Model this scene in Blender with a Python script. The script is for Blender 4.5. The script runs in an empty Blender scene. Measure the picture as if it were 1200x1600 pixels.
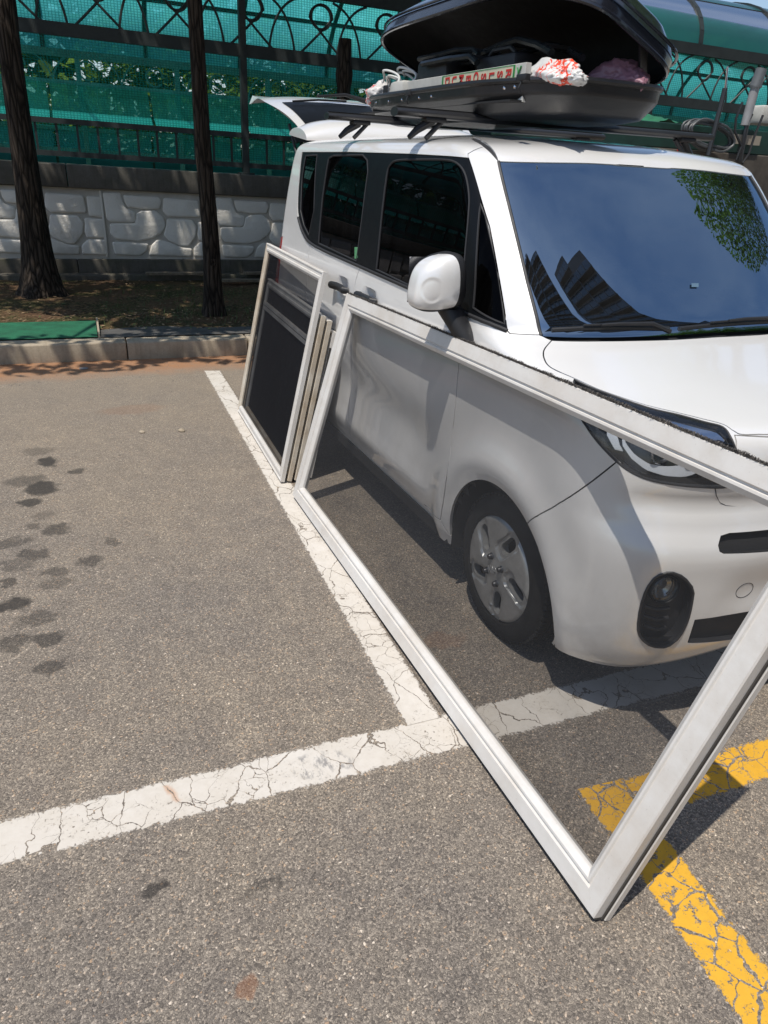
import bpy, bmesh, math, random
from math import sin, cos, pi, radians, sqrt, atan2
from mathutils import Vector, Matrix, noise
from mathutils.bvhtree import BVHTree
from mathutils.geometry import delaunay_2d_cdt, tessellate_polygon

random.seed(7)
SC = bpy.context.scene
COL = SC.collection

# ---------------------------------------------------------------- camera
F_PX, YAW, PITCH, ROLL = 1139.46, 0.4355, 0.4466, 0.0541
CAM = Vector((-1.3018, -1.1962, 1.5775))
_fwd = Vector((sin(YAW)*cos(PITCH), cos(YAW)*cos(PITCH), -sin(PITCH)))
_r = Vector((cos(YAW), -sin(YAW), 0)); _u = _r.cross(_fwd)
CR = cos(ROLL)*_r + sin(ROLL)*_u; CU = -sin(ROLL)*_r + cos(ROLL)*_u
cd = bpy.data.cameras.new('camera'); cam = bpy.data.objects.new('camera', cd); COL.objects.link(cam)
cd.sensor_fit = 'VERTICAL'; cd.sensor_height = 36; cd.lens = 36*F_PX/1600
cd.clip_end = 2000; cd.clip_start = .05
M3 = Matrix((CR, CU, -_fwd)).transposed(); cam.matrix_world = Matrix.Translation(CAM) @ M3.to_4x4()
SC.camera = cam

# ---------------------------------------------------------------- sky, sun, exposure
SUN = Vector((-.30, -.215, .93)).normalized()
w = bpy.data.worlds.new('World'); SC.world = w; w.use_nodes = True
nt = w.node_tree; bg = nt.nodes['Background']
sk = nt.nodes.new('ShaderNodeTexSky'); sk.sky_type = 'NISHITA'; sk.sun_disc = False
sk.sun_elevation = math.asin(SUN.z); sk.sun_rotation = atan2(SUN.x, SUN.y) % (2*pi)
sk.air_density = 1.1; sk.dust_density = .8; sk.ozone_density = 3.2
_tc = nt.nodes.new('ShaderNodeTexCoord'); _mp = nt.nodes.new('ShaderNodeMapping'); _mp.inputs['Scale'].default_value = (1.0, 1.6, 2.2); nt.links.new(_tc.outputs['Generated'], _mp.inputs[0])
_cn = nt.nodes.new('ShaderNodeTexNoise'); _cn.inputs['Scale'].default_value = 1.7; _cn.inputs['Detail'].default_value = 7; _cn.inputs['Roughness'].default_value = .55; nt.links.new(_mp.outputs[0], _cn.inputs['Vector'])
_cr = nt.nodes.new('ShaderNodeValToRGB'); _cr.color_ramp.elements[0].position = .42; _cr.color_ramp.elements[0].color = (0, 0, 0, 1); _cr.color_ramp.elements[1].position = .78; _cr.color_ramp.elements[1].color = (.32, .32, .32, 1); nt.links.new(_cn.outputs[0], _cr.inputs[0])
_cm = nt.nodes.new('ShaderNodeMix'); _cm.data_type = 'RGBA'; _cm.inputs[7].default_value = (6.0, 6.4, 7.2, 1); nt.links.new(_cr.outputs[0], _cm.inputs[0]); nt.links.new(sk.outputs[0], _cm.inputs[6])
nt.links.new(_cm.outputs[2], bg.inputs['Color']); bg.inputs['Strength'].default_value = .135
sl = bpy.data.lights.new('sun', 'SUN'); sl.energy = 4.3; sl.angle = radians(.5); sl.color = (1, .95, .87)
so = bpy.data.objects.new('sun', sl); COL.objects.link(so); so.rotation_euler = SUN.to_track_quat('Z', 'Y').to_euler()
so.location = (0, 0, 20)
SC.view_settings.view_transform = 'Standard'; SC.view_settings.look = 'None'
SC.view_settings.gamma = 1; SC.view_settings.use_curve_mapping = False; SC.view_settings.exposure = 0.0

# ---------------------------------------------------------------- helpers
def ray(px, py): return ((px-600)/F_PX*CR - (py-800)/F_PX*CU + _fwd)
def gp(px, py, z=0.0):
    d = ray(px, py); t = (z-CAM.z)/d.z; return CAM + t*d
SY = -.0483
def at(px, py, Y):            # a point on the plane Y of the parking-row frame
    d = ray(px, py); n = Vector((-sin(SY), cos(SY), 0)); t = (Y-CAM.dot(n))/d.dot(n); return CAM + t*d
def row(x, Y, z=0): return Vector((cos(SY)*x - sin(SY)*Y, sin(SY)*x + cos(SY)*Y, z))

def tag(o, label=None, cat=None, group=None, kind=None):
    if label: o['label'] = label
    if cat: o['category'] = cat
    if group: o['group'] = group
    if kind: o['kind'] = kind
    return o
def empty(name, loc=(0, 0, 0), rz=0):
    o = bpy.data.objects.new(name, None); COL.objects.link(o); o.location = loc; o.rotation_euler = (0, 0, rz)
    o.empty_display_size = .1; return o
def link(name, me, mat=None, parent=None, world=True):
    o = bpy.data.objects.new(name, me); COL.objects.link(o)
    if mat is not None and not me.materials:
        for m in (mat if isinstance(mat, (list, tuple)) else [mat]): me.materials.append(m)
    if parent is not None:
        o.parent = parent
        if world: o.matrix_parent_inverse = wm(parent).inverted()
    return o
def wm(o):
    m = o.matrix_basis.copy() if o.parent is None else wm(o.parent) @ o.matrix_parent_inverse @ o.matrix_basis
    return m
def copy_tree(o, parent=None):
    c = o.copy(); COL.objects.link(c)
    if parent is not None: c.parent = parent
    for ch in [x for x in COL.objects if x.parent == o]: copy_tree(ch, c)
    return c

class MB:
    def __init__(s): s.v = []; s.f = []; s.mi = []; s.m = 0
    def add(s, vs, fs):
        b = len(s.v); s.v += [tuple(v) for v in vs]
        for f in fs: s.f.append(tuple(b+i for i in f)); s.mi.append(s.m)
    def box(s, a, b, M=None, bev=0):
        a = Vector(a); b = Vector(b)
        if bev:
            bm = bmesh.new(); bmesh.ops.create_cube(bm, size=1)
            c = (a+b)/2; d = b-a
            for v in bm.verts: v.co = Vector((v.co.x*d.x+c.x, v.co.y*d.y+c.y, v.co.z*d.z+c.z))
            bmesh.ops.bevel(bm, geom=bm.edges[:]+bm.verts[:], offset=bev, segments=2, affect='EDGES', profile=.5)
            vs = [v.co.copy() for v in bm.verts]; fs = [[v.index for v in f.verts] for f in bm.faces]; bm.free()
        else:
            vs = [Vector((x, y, z)) for x in (a.x, b.x) for y in (a.y, b.y) for z in (a.z, b.z)]
            fs = [(0, 1, 3, 2), (4, 6, 7, 5), (0, 4, 5, 1), (2, 3, 7, 6), (0, 2, 6, 4), (1, 5, 7, 3)]
        if M: vs = [M @ v for v in vs]
        s.add(vs, fs)
    def tube(s, pts, r, n=8, closed=False, cap=True):
        pts = [Vector(p) for p in pts]; k = len(pts)
        rs = r if isinstance(r, (list, tuple)) else [r]*k
        vs = []; prev = None
        for i, p in enumerate(pts):
            if closed: t = pts[(i+1) % k]-pts[i-1]
            else: t = pts[min(i+1, k-1)]-pts[max(i-1, 0)]
            t.normalize()
            if prev is None:
                a = Vector((0, 0, 1)) if abs(t.z) < .9 else Vector((1, 0, 0)); a = (a - t*a.dot(t)).normalized()
            else:
                a = prev - t*prev.dot(t)
                a = a.normalized() if a.length > 1e-6 else t.orthogonal().normalized()
            prev = a; b = t.cross(a)
            for j in range(n):
                q = 2*pi*j/n; vs.append(p + rs[i]*(cos(q)*a + sin(q)*b))
        fs = []
        for i in range(k if closed else k-1):
            i2 = (i+1) % k
            for j in range(n): fs.append((i*n+j, i*n+(j+1) % n, i2*n+(j+1) % n, i2*n+j))
        if cap and not closed: fs += [tuple(range(n-1, -1, -1)), tuple(range((k-1)*n, k*n))]
        s.add(vs, fs)
    def bar(s, p, q, wx, wy, up=(0, 0, 1)):      # rectangular bar from p to q
        p = Vector(p); q = Vector(q); t = (q-p).normalized(); up = Vector(up)
        a = t.cross(up)
        if a.length < 1e-4: a = t.cross(Vector((1, 0, 0)))
        a.normalize(); b = a.cross(t)
        vs = [c + i*a*wx/2 + j*b*wy/2 for c in (p, q) for i in (-1, 1) for j in (-1, 1)]
        s.add(vs, [(0, 2, 3, 1), (4, 5, 7, 6), (0, 1, 5, 4), (2, 6, 7, 3), (0, 4, 6, 2), (1, 3, 7, 5)])
    def lathe(s, prof, O, ax, n=48, a0=0, a1=2*pi):   # prof: (radius, height along ax)
        O = Vector(O); ax = Vector(ax).normalized(); e = ax.orthogonal().normalized(); g = ax.cross(e)
        full = abs(a1-a0-2*pi) < 1e-6; k = n if full else n+1; vs = []
        for (r, h) in prof:
            for j in range(k):
                q = a0+(a1-a0)*j/n; vs.append(O + ax*h + r*(cos(q)*e+sin(q)*g))
        fs = []
        for i in range(len(prof)-1):
            for j in range(n): fs.append((i*k+j, i*k+(j+1) % k, (i+1)*k+(j+1) % k, (i+1)*k+j))
        s.add(vs, fs)
    def prism(s, poly, O, ex, ey, h, hole=None):  # polygon in plane (O,ex,ey) pushed along ex×ey by h
        ex = Vector(ex); ey = Vector(ey); nz = ex.cross(ey).normalized(); O = Vector(O); n = len(poly)
        vs = [O+ex*x+ey*y for x, y in poly]; vs += [v+nz*h for v in vs]
        tri = tessellate_polygon([[Vector((x, y, 0)) for x, y in poly]])
        fs = [tuple(t) for t in tri] + [tuple(i+n for i in t) for t in tri] + [(i, (i+1) % n, (i+1) % n+n, i+n) for i in range(n)]
        s.add(vs, fs)
    def grid(s, fn, nu, nv, cu=False):
        vs = [fn(i/nu, j/nv) for i in range(nu+1) for j in range(nv+1)]
        s.add(vs, [(i*(nv+1)+j, (i+1)*(nv+1)+j, (i+1)*(nv+1)+j+1, i*(nv+1)+j+1) for i in range(nu) for j in range(nv)])
    def mesh(s, name, smooth=False, merge=0, ang=None):
        me = bpy.data.meshes.new(name); me.from_pydata(s.v, [], s.f)
        if any(s.mi): me.polygons.foreach_set('material_index', s.mi)
        bm = bmesh.new(); bm.from_mesh(me)
        if merge: bmesh.ops.remove_doubles(bm, verts=bm.verts[:], dist=merge)
        bmesh.ops.recalc_face_normals(bm, faces=bm.faces[:])
        bm.to_mesh(me); bm.free()
        if smooth:
            me.polygons.foreach_set('use_smooth', [True]*len(me.polygons))
            try: me.set_sharp_from_angle(angle=radians(ang or 35))
            except Exception: pass
        me.update(); return me
    def build(s, name, mat, parent=None, smooth=False, merge=0, ang=None):
        return link(name, s.mesh(name, smooth, merge, ang), mat, parent)

# ---------------------------------------------------------------- materials
class NT:
    def __init__(s, m): s.t = m.node_tree; s.n = s.t.nodes; s.bsdf = s.n.get('Principled BSDF'); s.out = s.n.get('Material Output')
    def new(s, ty, **k):
        n = s.n.new('ShaderNode'+ty)
        for a, b in k.items(): setattr(n, a, b)
        return n
    def put(s, n, i, v):
        if isinstance(v, bpy.types.NodeSocket): s.t.links.new(v, n.inputs[i])
        elif v is not None: n.inputs[i].default_value = v
    def math(s, op, a, b=None, c=None, clamp=False):
        n = s.new('Math', operation=op, use_clamp=clamp); s.put(n, 0, a); s.put(n, 1, b); s.put(n, 2, c); return n.outputs[0]
    def mix(s, f, a, b, mode='MIX'):
        n = s.new('Mix', data_type='RGBA', blend_type=mode); s.put(n, 0, f)
        for i, v in ((6, a), (7, b)): s.put(n, i, (*v, 1) if isinstance(v, tuple) and len(v) == 3 else v)
        return n.outputs[2]
    def noise(s, sc, det=4, rough=.55, vec=None, dist=0, out=0):
        n = s.new('TexNoise'); s.put(n, 'Scale', sc); s.put(n, 'Detail', det); s.put(n, 'Roughness', rough); s.put(n, 'Distortion', dist)
        if vec is not None: s.put(n, 'Vector', vec)
        return n.outputs[out]
    def vor(s, sc, feat='F1', vec=None, rnd=1, out='Distance'):
        n = s.new('TexVoronoi', feature=feat); s.put(n, 'Scale', sc); s.put(n, 'Randomness', rnd)
        if vec is not None: s.put(n, 'Vector', vec)
        return n.outputs[out]
    def ramp(s, f, stops):
        n = s.new('ValToRGB'); s.put(n, 0, f); e = n.color_ramp.elements
        while len(e) < len(stops): e.new(.5)
        for i, (p, c) in enumerate(stops):
            e[i].position = p; e[i].color = (c, c, c, 1) if not isinstance(c, tuple) else (*c, 1)
        return n.outputs[0]
    def pos(s): return s.new('NewGeometry').outputs['Position']
    def obj(s): return s.new('TexCoord').outputs['Object']
    def uv(s): return s.new('TexCoord').outputs['UV']
    def map(s, v, sc=(1, 1, 1), loc=(0, 0, 0), rot=(0, 0, 0)):
        n = s.new('Mapping'); s.put(n, 0, v); n.inputs['Scale'].default_value = sc; n.inputs['Location'].default_value = loc; n.inputs['Rotation'].default_value = rot; return n.outputs[0]
    def sep(s, v): return s.new('SeparateXYZ') if v is None else s._sep(v)
    def _sep(s, v):
        n = s.new('SeparateXYZ'); s.put(n, 0, v); return n.outputs
    def bump(s, h, st=.3, d=.01):
        n = s.new('Bump'); s.put(n, 'Height', h); n.inputs['Strength'].default_value = st; n.inputs['Distance'].default_value = d
        s.t.links.new(n.outputs[0], s.bsdf.inputs['Normal']); return n.outputs[0]
    def set(s, **k):
        for a, b in k.items(): s.put(s.bsdf, {'color': 'Base Color', 'rough': 'Roughness', 'metal': 'Metallic', 'coat': 'Coat Weight', 'coatr': 'Coat Roughness', 'spec': 'Specular IOR Level', 'alpha': 'Alpha', 'emit': 'Emission Color', 'emits': 'Emission Strength', 'trans': 'Transmission Weight', 'ior': 'IOR'}[a], (*b, 1) if isinstance(b, tuple) and len(b) == 3 else b)
def newmat(name):
    m = bpy.data.materials.new(name); m.use_nodes = True; return m, NT(m)
def simple(name, col, rough=.5, metal=0, coat=0, var=.12, vs=8, bump=0, bs=60, spec=.5):
    m, n = newmat(name); o = n.obj()
    a = n.noise(vs, 5, .6, o); f = n.ramp(a, [(.3, 1-var), (.7, 1+var*.3)])
    n.set(color=n.mix(1.0, col, f, 'MULTIPLY'), metal=metal, coat=coat, coatr=.05, spec=spec)
    r2 = n.noise(vs*3.1, 4, .6, o); n.set(rough=n.math('MULTIPLY_ADD', r2, rough*.4, rough*.8))
    if bump: n.bump(n.noise(bs, 4, .6, o), bump, .01)
    return m
def glass(name, tint, ior=1.5, rough=.0, smudge=0.0, base=(.02, .02, .02), film=0.0, refl=1.0):
    m, n = newmat(name); n.n.remove(n.bsdf)
    tr = n.new('BsdfTransparent'); tr.inputs[0].default_value = (*tint, 1)
    gl = n.new('BsdfGlossy'); gl.inputs['Color'].default_value = (*(refl if isinstance(refl, tuple) else (refl,)*3), 1); gl.inputs['Roughness'].default_value = rough
    ge = n.new('NewGeometry'); dt = n.new('VectorMath', operation='DOT_PRODUCT'); n.t.links.new(ge.outputs['Incoming'], dt.inputs[0]); n.t.links.new(ge.outputs['Normal'], dt.inputs[1])
    f0 = ((ior-1)/(ior+1))**2; cs = n.math('SUBTRACT', 1, n.math('ABSOLUTE', dt.outputs['Value']), clamp=True)
    mx = n.new('MixShader'); n.put(mx, 0, n.math('MULTIPLY_ADD', n.math('POWER', cs, 5), 1-f0, f0)); n.t.links.new(tr.outputs[0], mx.inputs[1]); n.t.links.new(gl.outputs[0], mx.inputs[2])
    out = mx.outputs[0]
    if smudge or film:
        df = n.new('BsdfDiffuse'); df.inputs[0].default_value = (*base, 1)
        m2 = n.new('MixShader'); a = n.noise(5, 6, .65, n.map(n.obj(), (1, 3, .6)))
        n.put(m2, 0, n.math('MULTIPLY_ADD', n.ramp(a, [(.4, 0.0), (.75, 1.0)]), smudge, film))
        n.t.links.new(mx.outputs[0], m2.inputs[1]); n.t.links.new(df.outputs[0], m2.inputs[2]); out = m2.outputs[0]
    n.t.links.new(out, n.out.inputs[0]); return m

def mesh_screen(name, open_, col):
    """fine insect mesh: lets through less the flatter it is looked at"""
    m, n = newmat(name); n.n.remove(n.bsdf)
    ge = n.new('NewGeometry'); dt = n.new('VectorMath', operation='DOT_PRODUCT'); n.t.links.new(ge.outputs['Incoming'], dt.inputs[0]); n.t.links.new(ge.outputs['Normal'], dt.inputs[1])
    cs = n.math('MAXIMUM', n.math('ABSOLUTE', dt.outputs['Value']), .16); T = n.math('POWER', open_, n.math('DIVIDE', 1, cs))
    wv = n.new('TexWave'); n.put(wv, 'Scale', 1.6); n.put(wv, 'Distortion', 14); n.put(wv, 'Detail', 2); n.put(wv, 'Detail Scale', .8); n.put(wv, 'Vector', n.map(n.obj(), (1, .5, .35)))
    T = n.math('MULTIPLY', T, n.math('MULTIPLY_ADD', wv.outputs[1], .13, .87))
    d = n.ramp(n.noise(3.5, 6, .65, n.map(n.obj(), (1, 1, .35))), [(.45, 0), (.8, .06)]); T = n.math('SUBTRACT', T, d, clamp=True)
    tr = n.new('BsdfTransparent'); df = n.new('BsdfDiffuse'); df.inputs[0].default_value = (*col, 1); mx = n.new('MixShader'); n.put(mx, 0, T)
    n.t.links.new(df.outputs[0], mx.inputs[1]); n.t.links.new(tr.outputs[0], mx.inputs[2]); n.t.links.new(mx.outputs[0], n.out.inputs[0]); return m
def car_paint(name, col):
    m, n = newmat(name); o = n.pos()
    d = n.noise(3.2, 6, .65, o); z = n._sep(o)[2]
    low = n.math('MULTIPLY', n.ramp(z, [(.25, 1.0), (.62, 0.0)]), n.ramp(n.noise(14, 6, .7, o), [(.35, 0.05), (.75, .5)]))
    c = n.mix(n.ramp(d, [(.35, 0.0), (.8, .22)]), col, (col[0]*.86, col[1]*.84, col[2]*.79))
    c = n.mix(n.math('MULTIPLY', low, .6), c, (.30, .25, .19))
    n.set(color=c, rough=n.math('MULTIPLY_ADD', d, .12, .26), coat=1.0, coatr=.05, spec=.5, metal=.18)
    return m
M = {}
M['paint'] = car_paint('white_car_paint', (.80, .785, .765))
M['lamp_housing'] = simple('lamp_housing_grey', (.09, .095, .10), .28, metal=.5)
M['inner'] = simple('black_underbody', (.012, .012, .013), .8)
M['gloss_black'] = simple('gloss_black_pillar', (.007, .008, .010), .42, spec=.12)
M['plastic'] = simple('black_plastic', (.018, .018, .02), .5, var=.3, bump=.15, bs=300)
M['seal'] = simple('dark_seal', (.02, .02, .022), .6)
M['side_glass'] = glass('dark_side_glass', (.008, .009, .012), 1.2, base=(.25, .25, .25), smudge=.008, film=.002, refl=(.50, .50, .56))
M['windshield'] = glass('windshield_glass', (.07, .08, .09), 4.6, base=(.3, .32, .35), smudge=.02, film=.008, refl=(.66, .84, 1.0))
M['tyre'] = simple('tyre_rubber', (.022, .021, .02), .95, var=.35, vs=20, spec=.12)
M['hubcap'] = simple('silver_hubcap', (.36, .36, .355), .34, metal=.55, var=.3, vs=12)
M['chrome'] = simple('chrome', (.7, .7, .72), .12, metal=1, var=.1)
M['lens'] = glass('clear_lamp_lens', (.90, .92, .95), 1.5, base=(.5, .5, .5), film=.01)
M['lamp_white'] = simple('lamp_reflector', (.78, .79, .80), .30, metal=.25, var=.1)
M['red'] = simple('red_tail_lamp', (.45, .015, .012), .15, coat=1)
M['steel'] = simple('dark_steel', (.08, .08, .085), .4, metal=.8)
M['interior'] = simple('dark_interior', (.03, .03, .032), .8)
M['grey_trim'] = simple('grey_interior_trim', (.22, .21, .21), .6)
M['board_beige'] = simple('beige_trim', (.42, .36, .30), .6)
M['fog_bowl'] = simple('fog_reflector', (.30, .30, .29), .18, metal=.95, var=.3, vs=30)
M['logo_grey'] = simple('worn_logo_grey', (.5, .5, .5), .3, metal=.6, var=.3)

# ================================================================ THE VAN: one body surface, cut into panels
CX = .7975
HUBY, HUBZ = .704, .277
REARY = HUBY + 2.52
# t, zf, yf, zs, w, c, n, yr, cr
ROWS = [
 (0.00, .272, .075, .200, .742, .38, 3.5, 3.50, .16), (0.06, .30, .035, .245, .757, .39, 3.5, 3.54, .16),
 (0.13, .36, .012, .32, .772, .40, 3.5, 3.57, .16),
 (0.22, .45, .004, .43, .784, .41, 3.4, 3.585, .16), (0.35, .58, .006, .57, .792, .43, 3.3, 3.595, .16),
 (0.43, .655, .020, .65, .796, .44, 3.2, 3.595, .16), (0.49, .71, .040, .71, .797, .45, 3.1, 3.59, .16),
 (0.60, .82, .052, .82, .794, .45, 3.0, 3.58, .16), (0.68, .90, .064, .90, .789, .45, 3.0, 3.57, .16),
 (0.725, .940, .082, .945, .785, .45, 3.0, 3.565, .16), (0.765, .965, .115, .965, .783, .45, 3.0, 3.56, .16),
 (0.82, .985, .18, .985, .781, .45, 3.0, 3.555, .16), (0.95, 1.018, .32, 1.010, .779, .44, 3.0, 3.55, .16),
 (1.10, 1.050, .48, 1.040, .776, .42, 3.0, 3.54, .16), (1.22, 1.075, .60, 1.065, .773, .39, 3.0, 3.54, .16),
 (1.32, 1.100, .695, 1.095, .768, .36, 3.0, 3.535, .16), (1.38, 1.145, .735, 1.14, .763, .34, 3.1, 3.53, .16),
 (1.60, 1.300, .880, 1.295, .746, .29, 3.4, 3.50, .15), (1.85, 1.470, 1.042, 1.46, .724, .25, 3.8, 3.47, .15),
 (2.04, 1.602, 1.172, 1.585, .703, .22, 4.0, 3.44, .15), (2.10, 1.640, 1.215, 1.625, .692, .22, 4.0, 3.42, .15),
 (2.16, 1.668, 1.29, 1.652, .668, .22, 4.0, 3.37, .15), (2.24, 1.685, 1.40, 1.668, .62, .22, 3.8, 3.28, .15),
 (2.40, 1.698, 1.56, 1.685, .50, .20, 3.4, 3.10, .14), (2.70, 1.708, 1.80, 1.703, .32, .15, 3, 2.85, .12),
 (3.00, 1.712, 2.1, 1.711, .12, .08, 2.5, 2.6, .08), (3.12, 1.7125, 2.22, 1.7125, .01, .01, 2, 2.5, .01)]
TT = [r[0] for r in ROWS]; TMAX = TT[-1]
def _slopes():
    K = len(ROWS); out = []
    for c in range(1, 9):
        d = [(ROWS[i+1][c]-ROWS[i][c])/(TT[i+1]-TT[i]) for i in range(K-1)]; m = [d[0]]
        for i in range(1, K-1):
            if d[i-1]*d[i] <= 0: m.append(0)
            else:
                h0 = TT[i]-TT[i-1]; h1 = TT[i+1]-TT[i]; w1 = 2*h1+h0; w2 = h1+2*h0
                m.append((w1+w2)/(w1/d[i-1]+w2/d[i]))
        m.append(d[-1]); out.append(m)
    return out
SL = _slopes()
import bisect
def rowp(t):
    t = min(max(t, 0), TMAX-1e-9); i = min(bisect.bisect_right(TT, t)-1, len(TT)-2); h = TT[i+1]-TT[i]; x = (t-TT[i])/h
    a = (1+2*x)*(1-x)**2; b = x*(1-x)**2*h; c = x*x*(3-2*x); d = x*x*(x-1)*h
    return [a*ROWS[i][k+1]+b*SL[k][i]+c*ROWS[i+1][k+1]+d*SL[k][i+1] for k in range(8)]
S1, S2, S3 = 1.05, 3.95, 4.9
def sm(a, b, x):
    x = min(max((x-a)/(b-a), 0), 1); return x*x*(3-2*x)
def SURF(s, t):
    zf, yf, zs, w_, c, n, yr, cr = rowp(t)
    sg = -1 if s < 0 else 1; s = abs(s)
    if s <= S1:
        a = s/S1*pi/2; sa, ca = sin(a), max(cos(a), 0); k = (sa**n+ca**n)**(-1/n)
        X = w_*k*sa; y = yf+c*(1-k*ca); bl = sm(.25, 1.0, k*sa); nx = sm(.6, 1.0, k*sa)
    elif s <= S2:
        f = (s-S1)/(S2-S1); X = w_; y = yf+c+(yr-cr-yf-c)*f; bl = 1; nx = 1
    else:
        a = (S3-s)/(S3-S2)*pi/2; nn = 3; sa, ca = sin(a), max(cos(a), 0); k = (sa**nn+ca**nn)**(-1/nn)
        X = w_*k*sa; y = yr-cr+cr*k*ca; bl = 1; nx = sm(.6, 1, k*sa)
    z = zf+(zs-zf)*bl
    # wheel flares, hollow doors, shoulder
    if z < 1.06 and nx > 0:
        r1 = sqrt((y-HUBY)**2+(z-.27)**2); r2 = sqrt((y-REARY)**2+(z-.27)**2)
        fl = .026*math.exp(-((r1-.405)/.070)**2) + .014*math.exp(-((r2-.40)/.09)**2)
        dr = sm(1.10, 1.45, y)*(1-sm(2.55, 2.9, y))
        hol = -.027*dr*math.exp(-((z-.58)/.13)**2) + .012*dr*math.exp(-((z-.36)/.05)**2)
        X += nx*(fl+hol)
        for hy_ in (2.275, 1.93): X -= .030*math.exp(-(((y-hy_)/.055)**2+((z-1.012)/.050)**2)**1.6)
    if s > S1*.6: X -= .012*sm(2.2, 3.6, y)*nx
    # bumper brow: hollow band above the lower bumper, in front
    if s < S1 and .4 < z < .95:
        fr = 1-sm(.80, .97, abs(X)/w_)
        y += fr*(.018*math.exp(-((z-.765)/.035)**2) - .012*math.exp(-((z-.64)/.05)**2) + .012*math.exp(-((z-.50)/.06)**2)*(1-sm(.35, .50, abs(X))))
    return Vector((CX - sg*X, y, z))
def NORM(s, t):
    e = 2e-3; s0 = s
    a = SURF(s+e, t)-SURF(s-e, t); tt = min(max(t, e), TMAX-e); b = SURF(s, tt+e)-SURF(s, tt-e)
    n = b.cross(a); n = n.normalized() if n.length > 1e-12 else Vector((0, 0, 1))
    return n
# check orientation once (outward = towards -x on the near side)
_sgn = 1 if NORM(2.5, .5).x < 0 else -1
def NRM(s, t):
    return NORM(s, t)*_sgn
# lookup surface (both halves) for tracing outlines on it
NS, NTT = 240, 150
def _look():
    vs = []; st = []
    for i in range(-NS, NS+1):
        for j in range(NTT+1):
            s = S3*i/NS; t = TMAX*j/NTT; vs.append(SURF(s, t)); st.append((s, t))
    fs = []; K = NTT+1
    for i in range(2*NS):
        for j in range(NTT):
            a = i*K+j; fs += [(a, a+K, a+K+1), (a, a+K+1, a+1)]
    return vs, st, fs
LV, LST, LF = _look(); BV = BVHTree.FromPolygons(LV, LF, all_triangles=True)
def _bary(p, f):
    a, b, c = [LV[i] for i in LF[f]]; v0 = b-a; v1 = c-a; v2 = p-a
    d00 = v0.dot(v0); d01 = v0.dot(v1); d11 = v1.dot(v1); d20 = v2.dot(v0); d21 = v2.dot(v1); D = d00*d11-d01*d01
    if abs(D) < 1e-18: return LST[LF[f][0]]
    v = (d11*d20-d01*d21)/D; w_ = (d00*d21-d01*d20)/D; u = 1-v-w_
    A, B, C = [LST[i] for i in LF[f]]
    return (u*A[0]+v*B[0]+w_*C[0], u*A[1]+v*B[1]+w_*C[1])
def st(p):
    if len(p) == 2:
        h = BV.ray_cast(CAM, ray(*p).normalized())
        if h[0] is None: h = BV.find_nearest(CAM+ray(*p).normalized()*3.0)
    else: h = BV.find_nearest(Vector(p))
    return _bary(h[0], h[2])
def smooth_poly(P, it=1):
    for _ in range(it):
        Q = []
        for i in range(len(P)):
            a = P[i]; b = P[(i+1) % len(P)]
            Q += [(a[0]*.78+b[0]*.22, a[1]*.78+b[1]*.22), (a[0]*.22+b[0]*.78, a[1]*.22+b[1]*.78)]
        P = Q
    return P
def dens(P, d=.02, closed=True):
    Q = []; n = len(P)
    for i in range(n if closed else n-1):
        a = P[i]; b = P[(i+1) % n]; L = math.hypot(b[0]-a[0], b[1]-a[1]); k = max(1, int(math.ceil(L/d)))
        Q += [(a[0]+(b[0]-a[0])*j/k, a[1]+(b[1]-a[1])*j/k) for j in range(k)]
    if not closed: Q.append(P[-1])
    return Q
def clip0(P):         # keep s >= 0
    Q = []
    for i in range(len(P)):
        a = P[i]; b = P[(i+1) % len(P)]
        if a[0] >= 0: Q.append(a)
        if (a[0] >= 0) != (b[0] >= 0):
            f = a[0]/(a[0]-b[0]); Q.append((0.0, a[1]+(b[1]-a[1])*f))
    return Q
def OUT(pts, sm_=0, half=True):
    P = [st(p) for p in pts]
    if sm_: P = smooth_poly(P, sm_)
    if half: P = clip0(P)
    return P
def inside(P, x, y):
    c = False; j = len(P)-1
    for i in range(len(P)):
        xi, yi = P[i]; xj, yj = P[j]
        if (yi > y) != (yj > y) and x < (xj-xi)*(y-yi)/(yj-yi)+xi: c = not c
        j = i
    return c
def circ(y, z, r, n=40, x=0.0, a0=0, a1=2*pi): return [(x, y+r*cos(a0+(a1-a0)*i/n), z+r*sin(a0+(a1-a0)*i/n)) for i in range(n)]

t_of = lambda z: next(TT[i]+(TT[i+1]-TT[i])*(z-ROWS[i][3])/(ROWS[i+1][3]-ROWS[i][3]) for i in range(len(TT)-1) if ROWS[i+1][3] >= z)
def s_of(y, t):        # s on the flank for a depth y
    zf, yf, zs, w_, c, n, yr, cr = rowp(t); return S1+(S2-S1)*(y-yf-c)/(yr-cr-yf-c)
def side(y, z): t = t_of(z); return (s_of(y, t), t)
OL = {}
def CRV(P, k=4):       # Catmull-Rom through traced points
    o = []
    for i in range(len(P)-1):
        p0 = P[max(i-1, 0)]; p1 = P[i]; p2 = P[i+1]; p3 = P[min(i+2, len(P)-1)]
        for j in range(k):
            t = j/k; o.append(tuple(.5*(2*p1[c]+(p2[c]-p0[c])*t+(2*p0[c]-5*p1[c]+4*p2[c]-p3[c])*t*t+(3*p1[c]-p0[c]-3*p2[c]+p3[c])*t**3) for c in (0, 1)))
    return o+[tuple(P[-1])]
OL['windshield'] = OUT([(779, 252), (870, 254), (960, 257), (1060, 263), (1172, 274), (1230, 400), (1290, 500), (1200, 509), (1130, 517), (1050, 523), (940, 526), (846, 524), (824, 440), (800, 340)])
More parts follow.
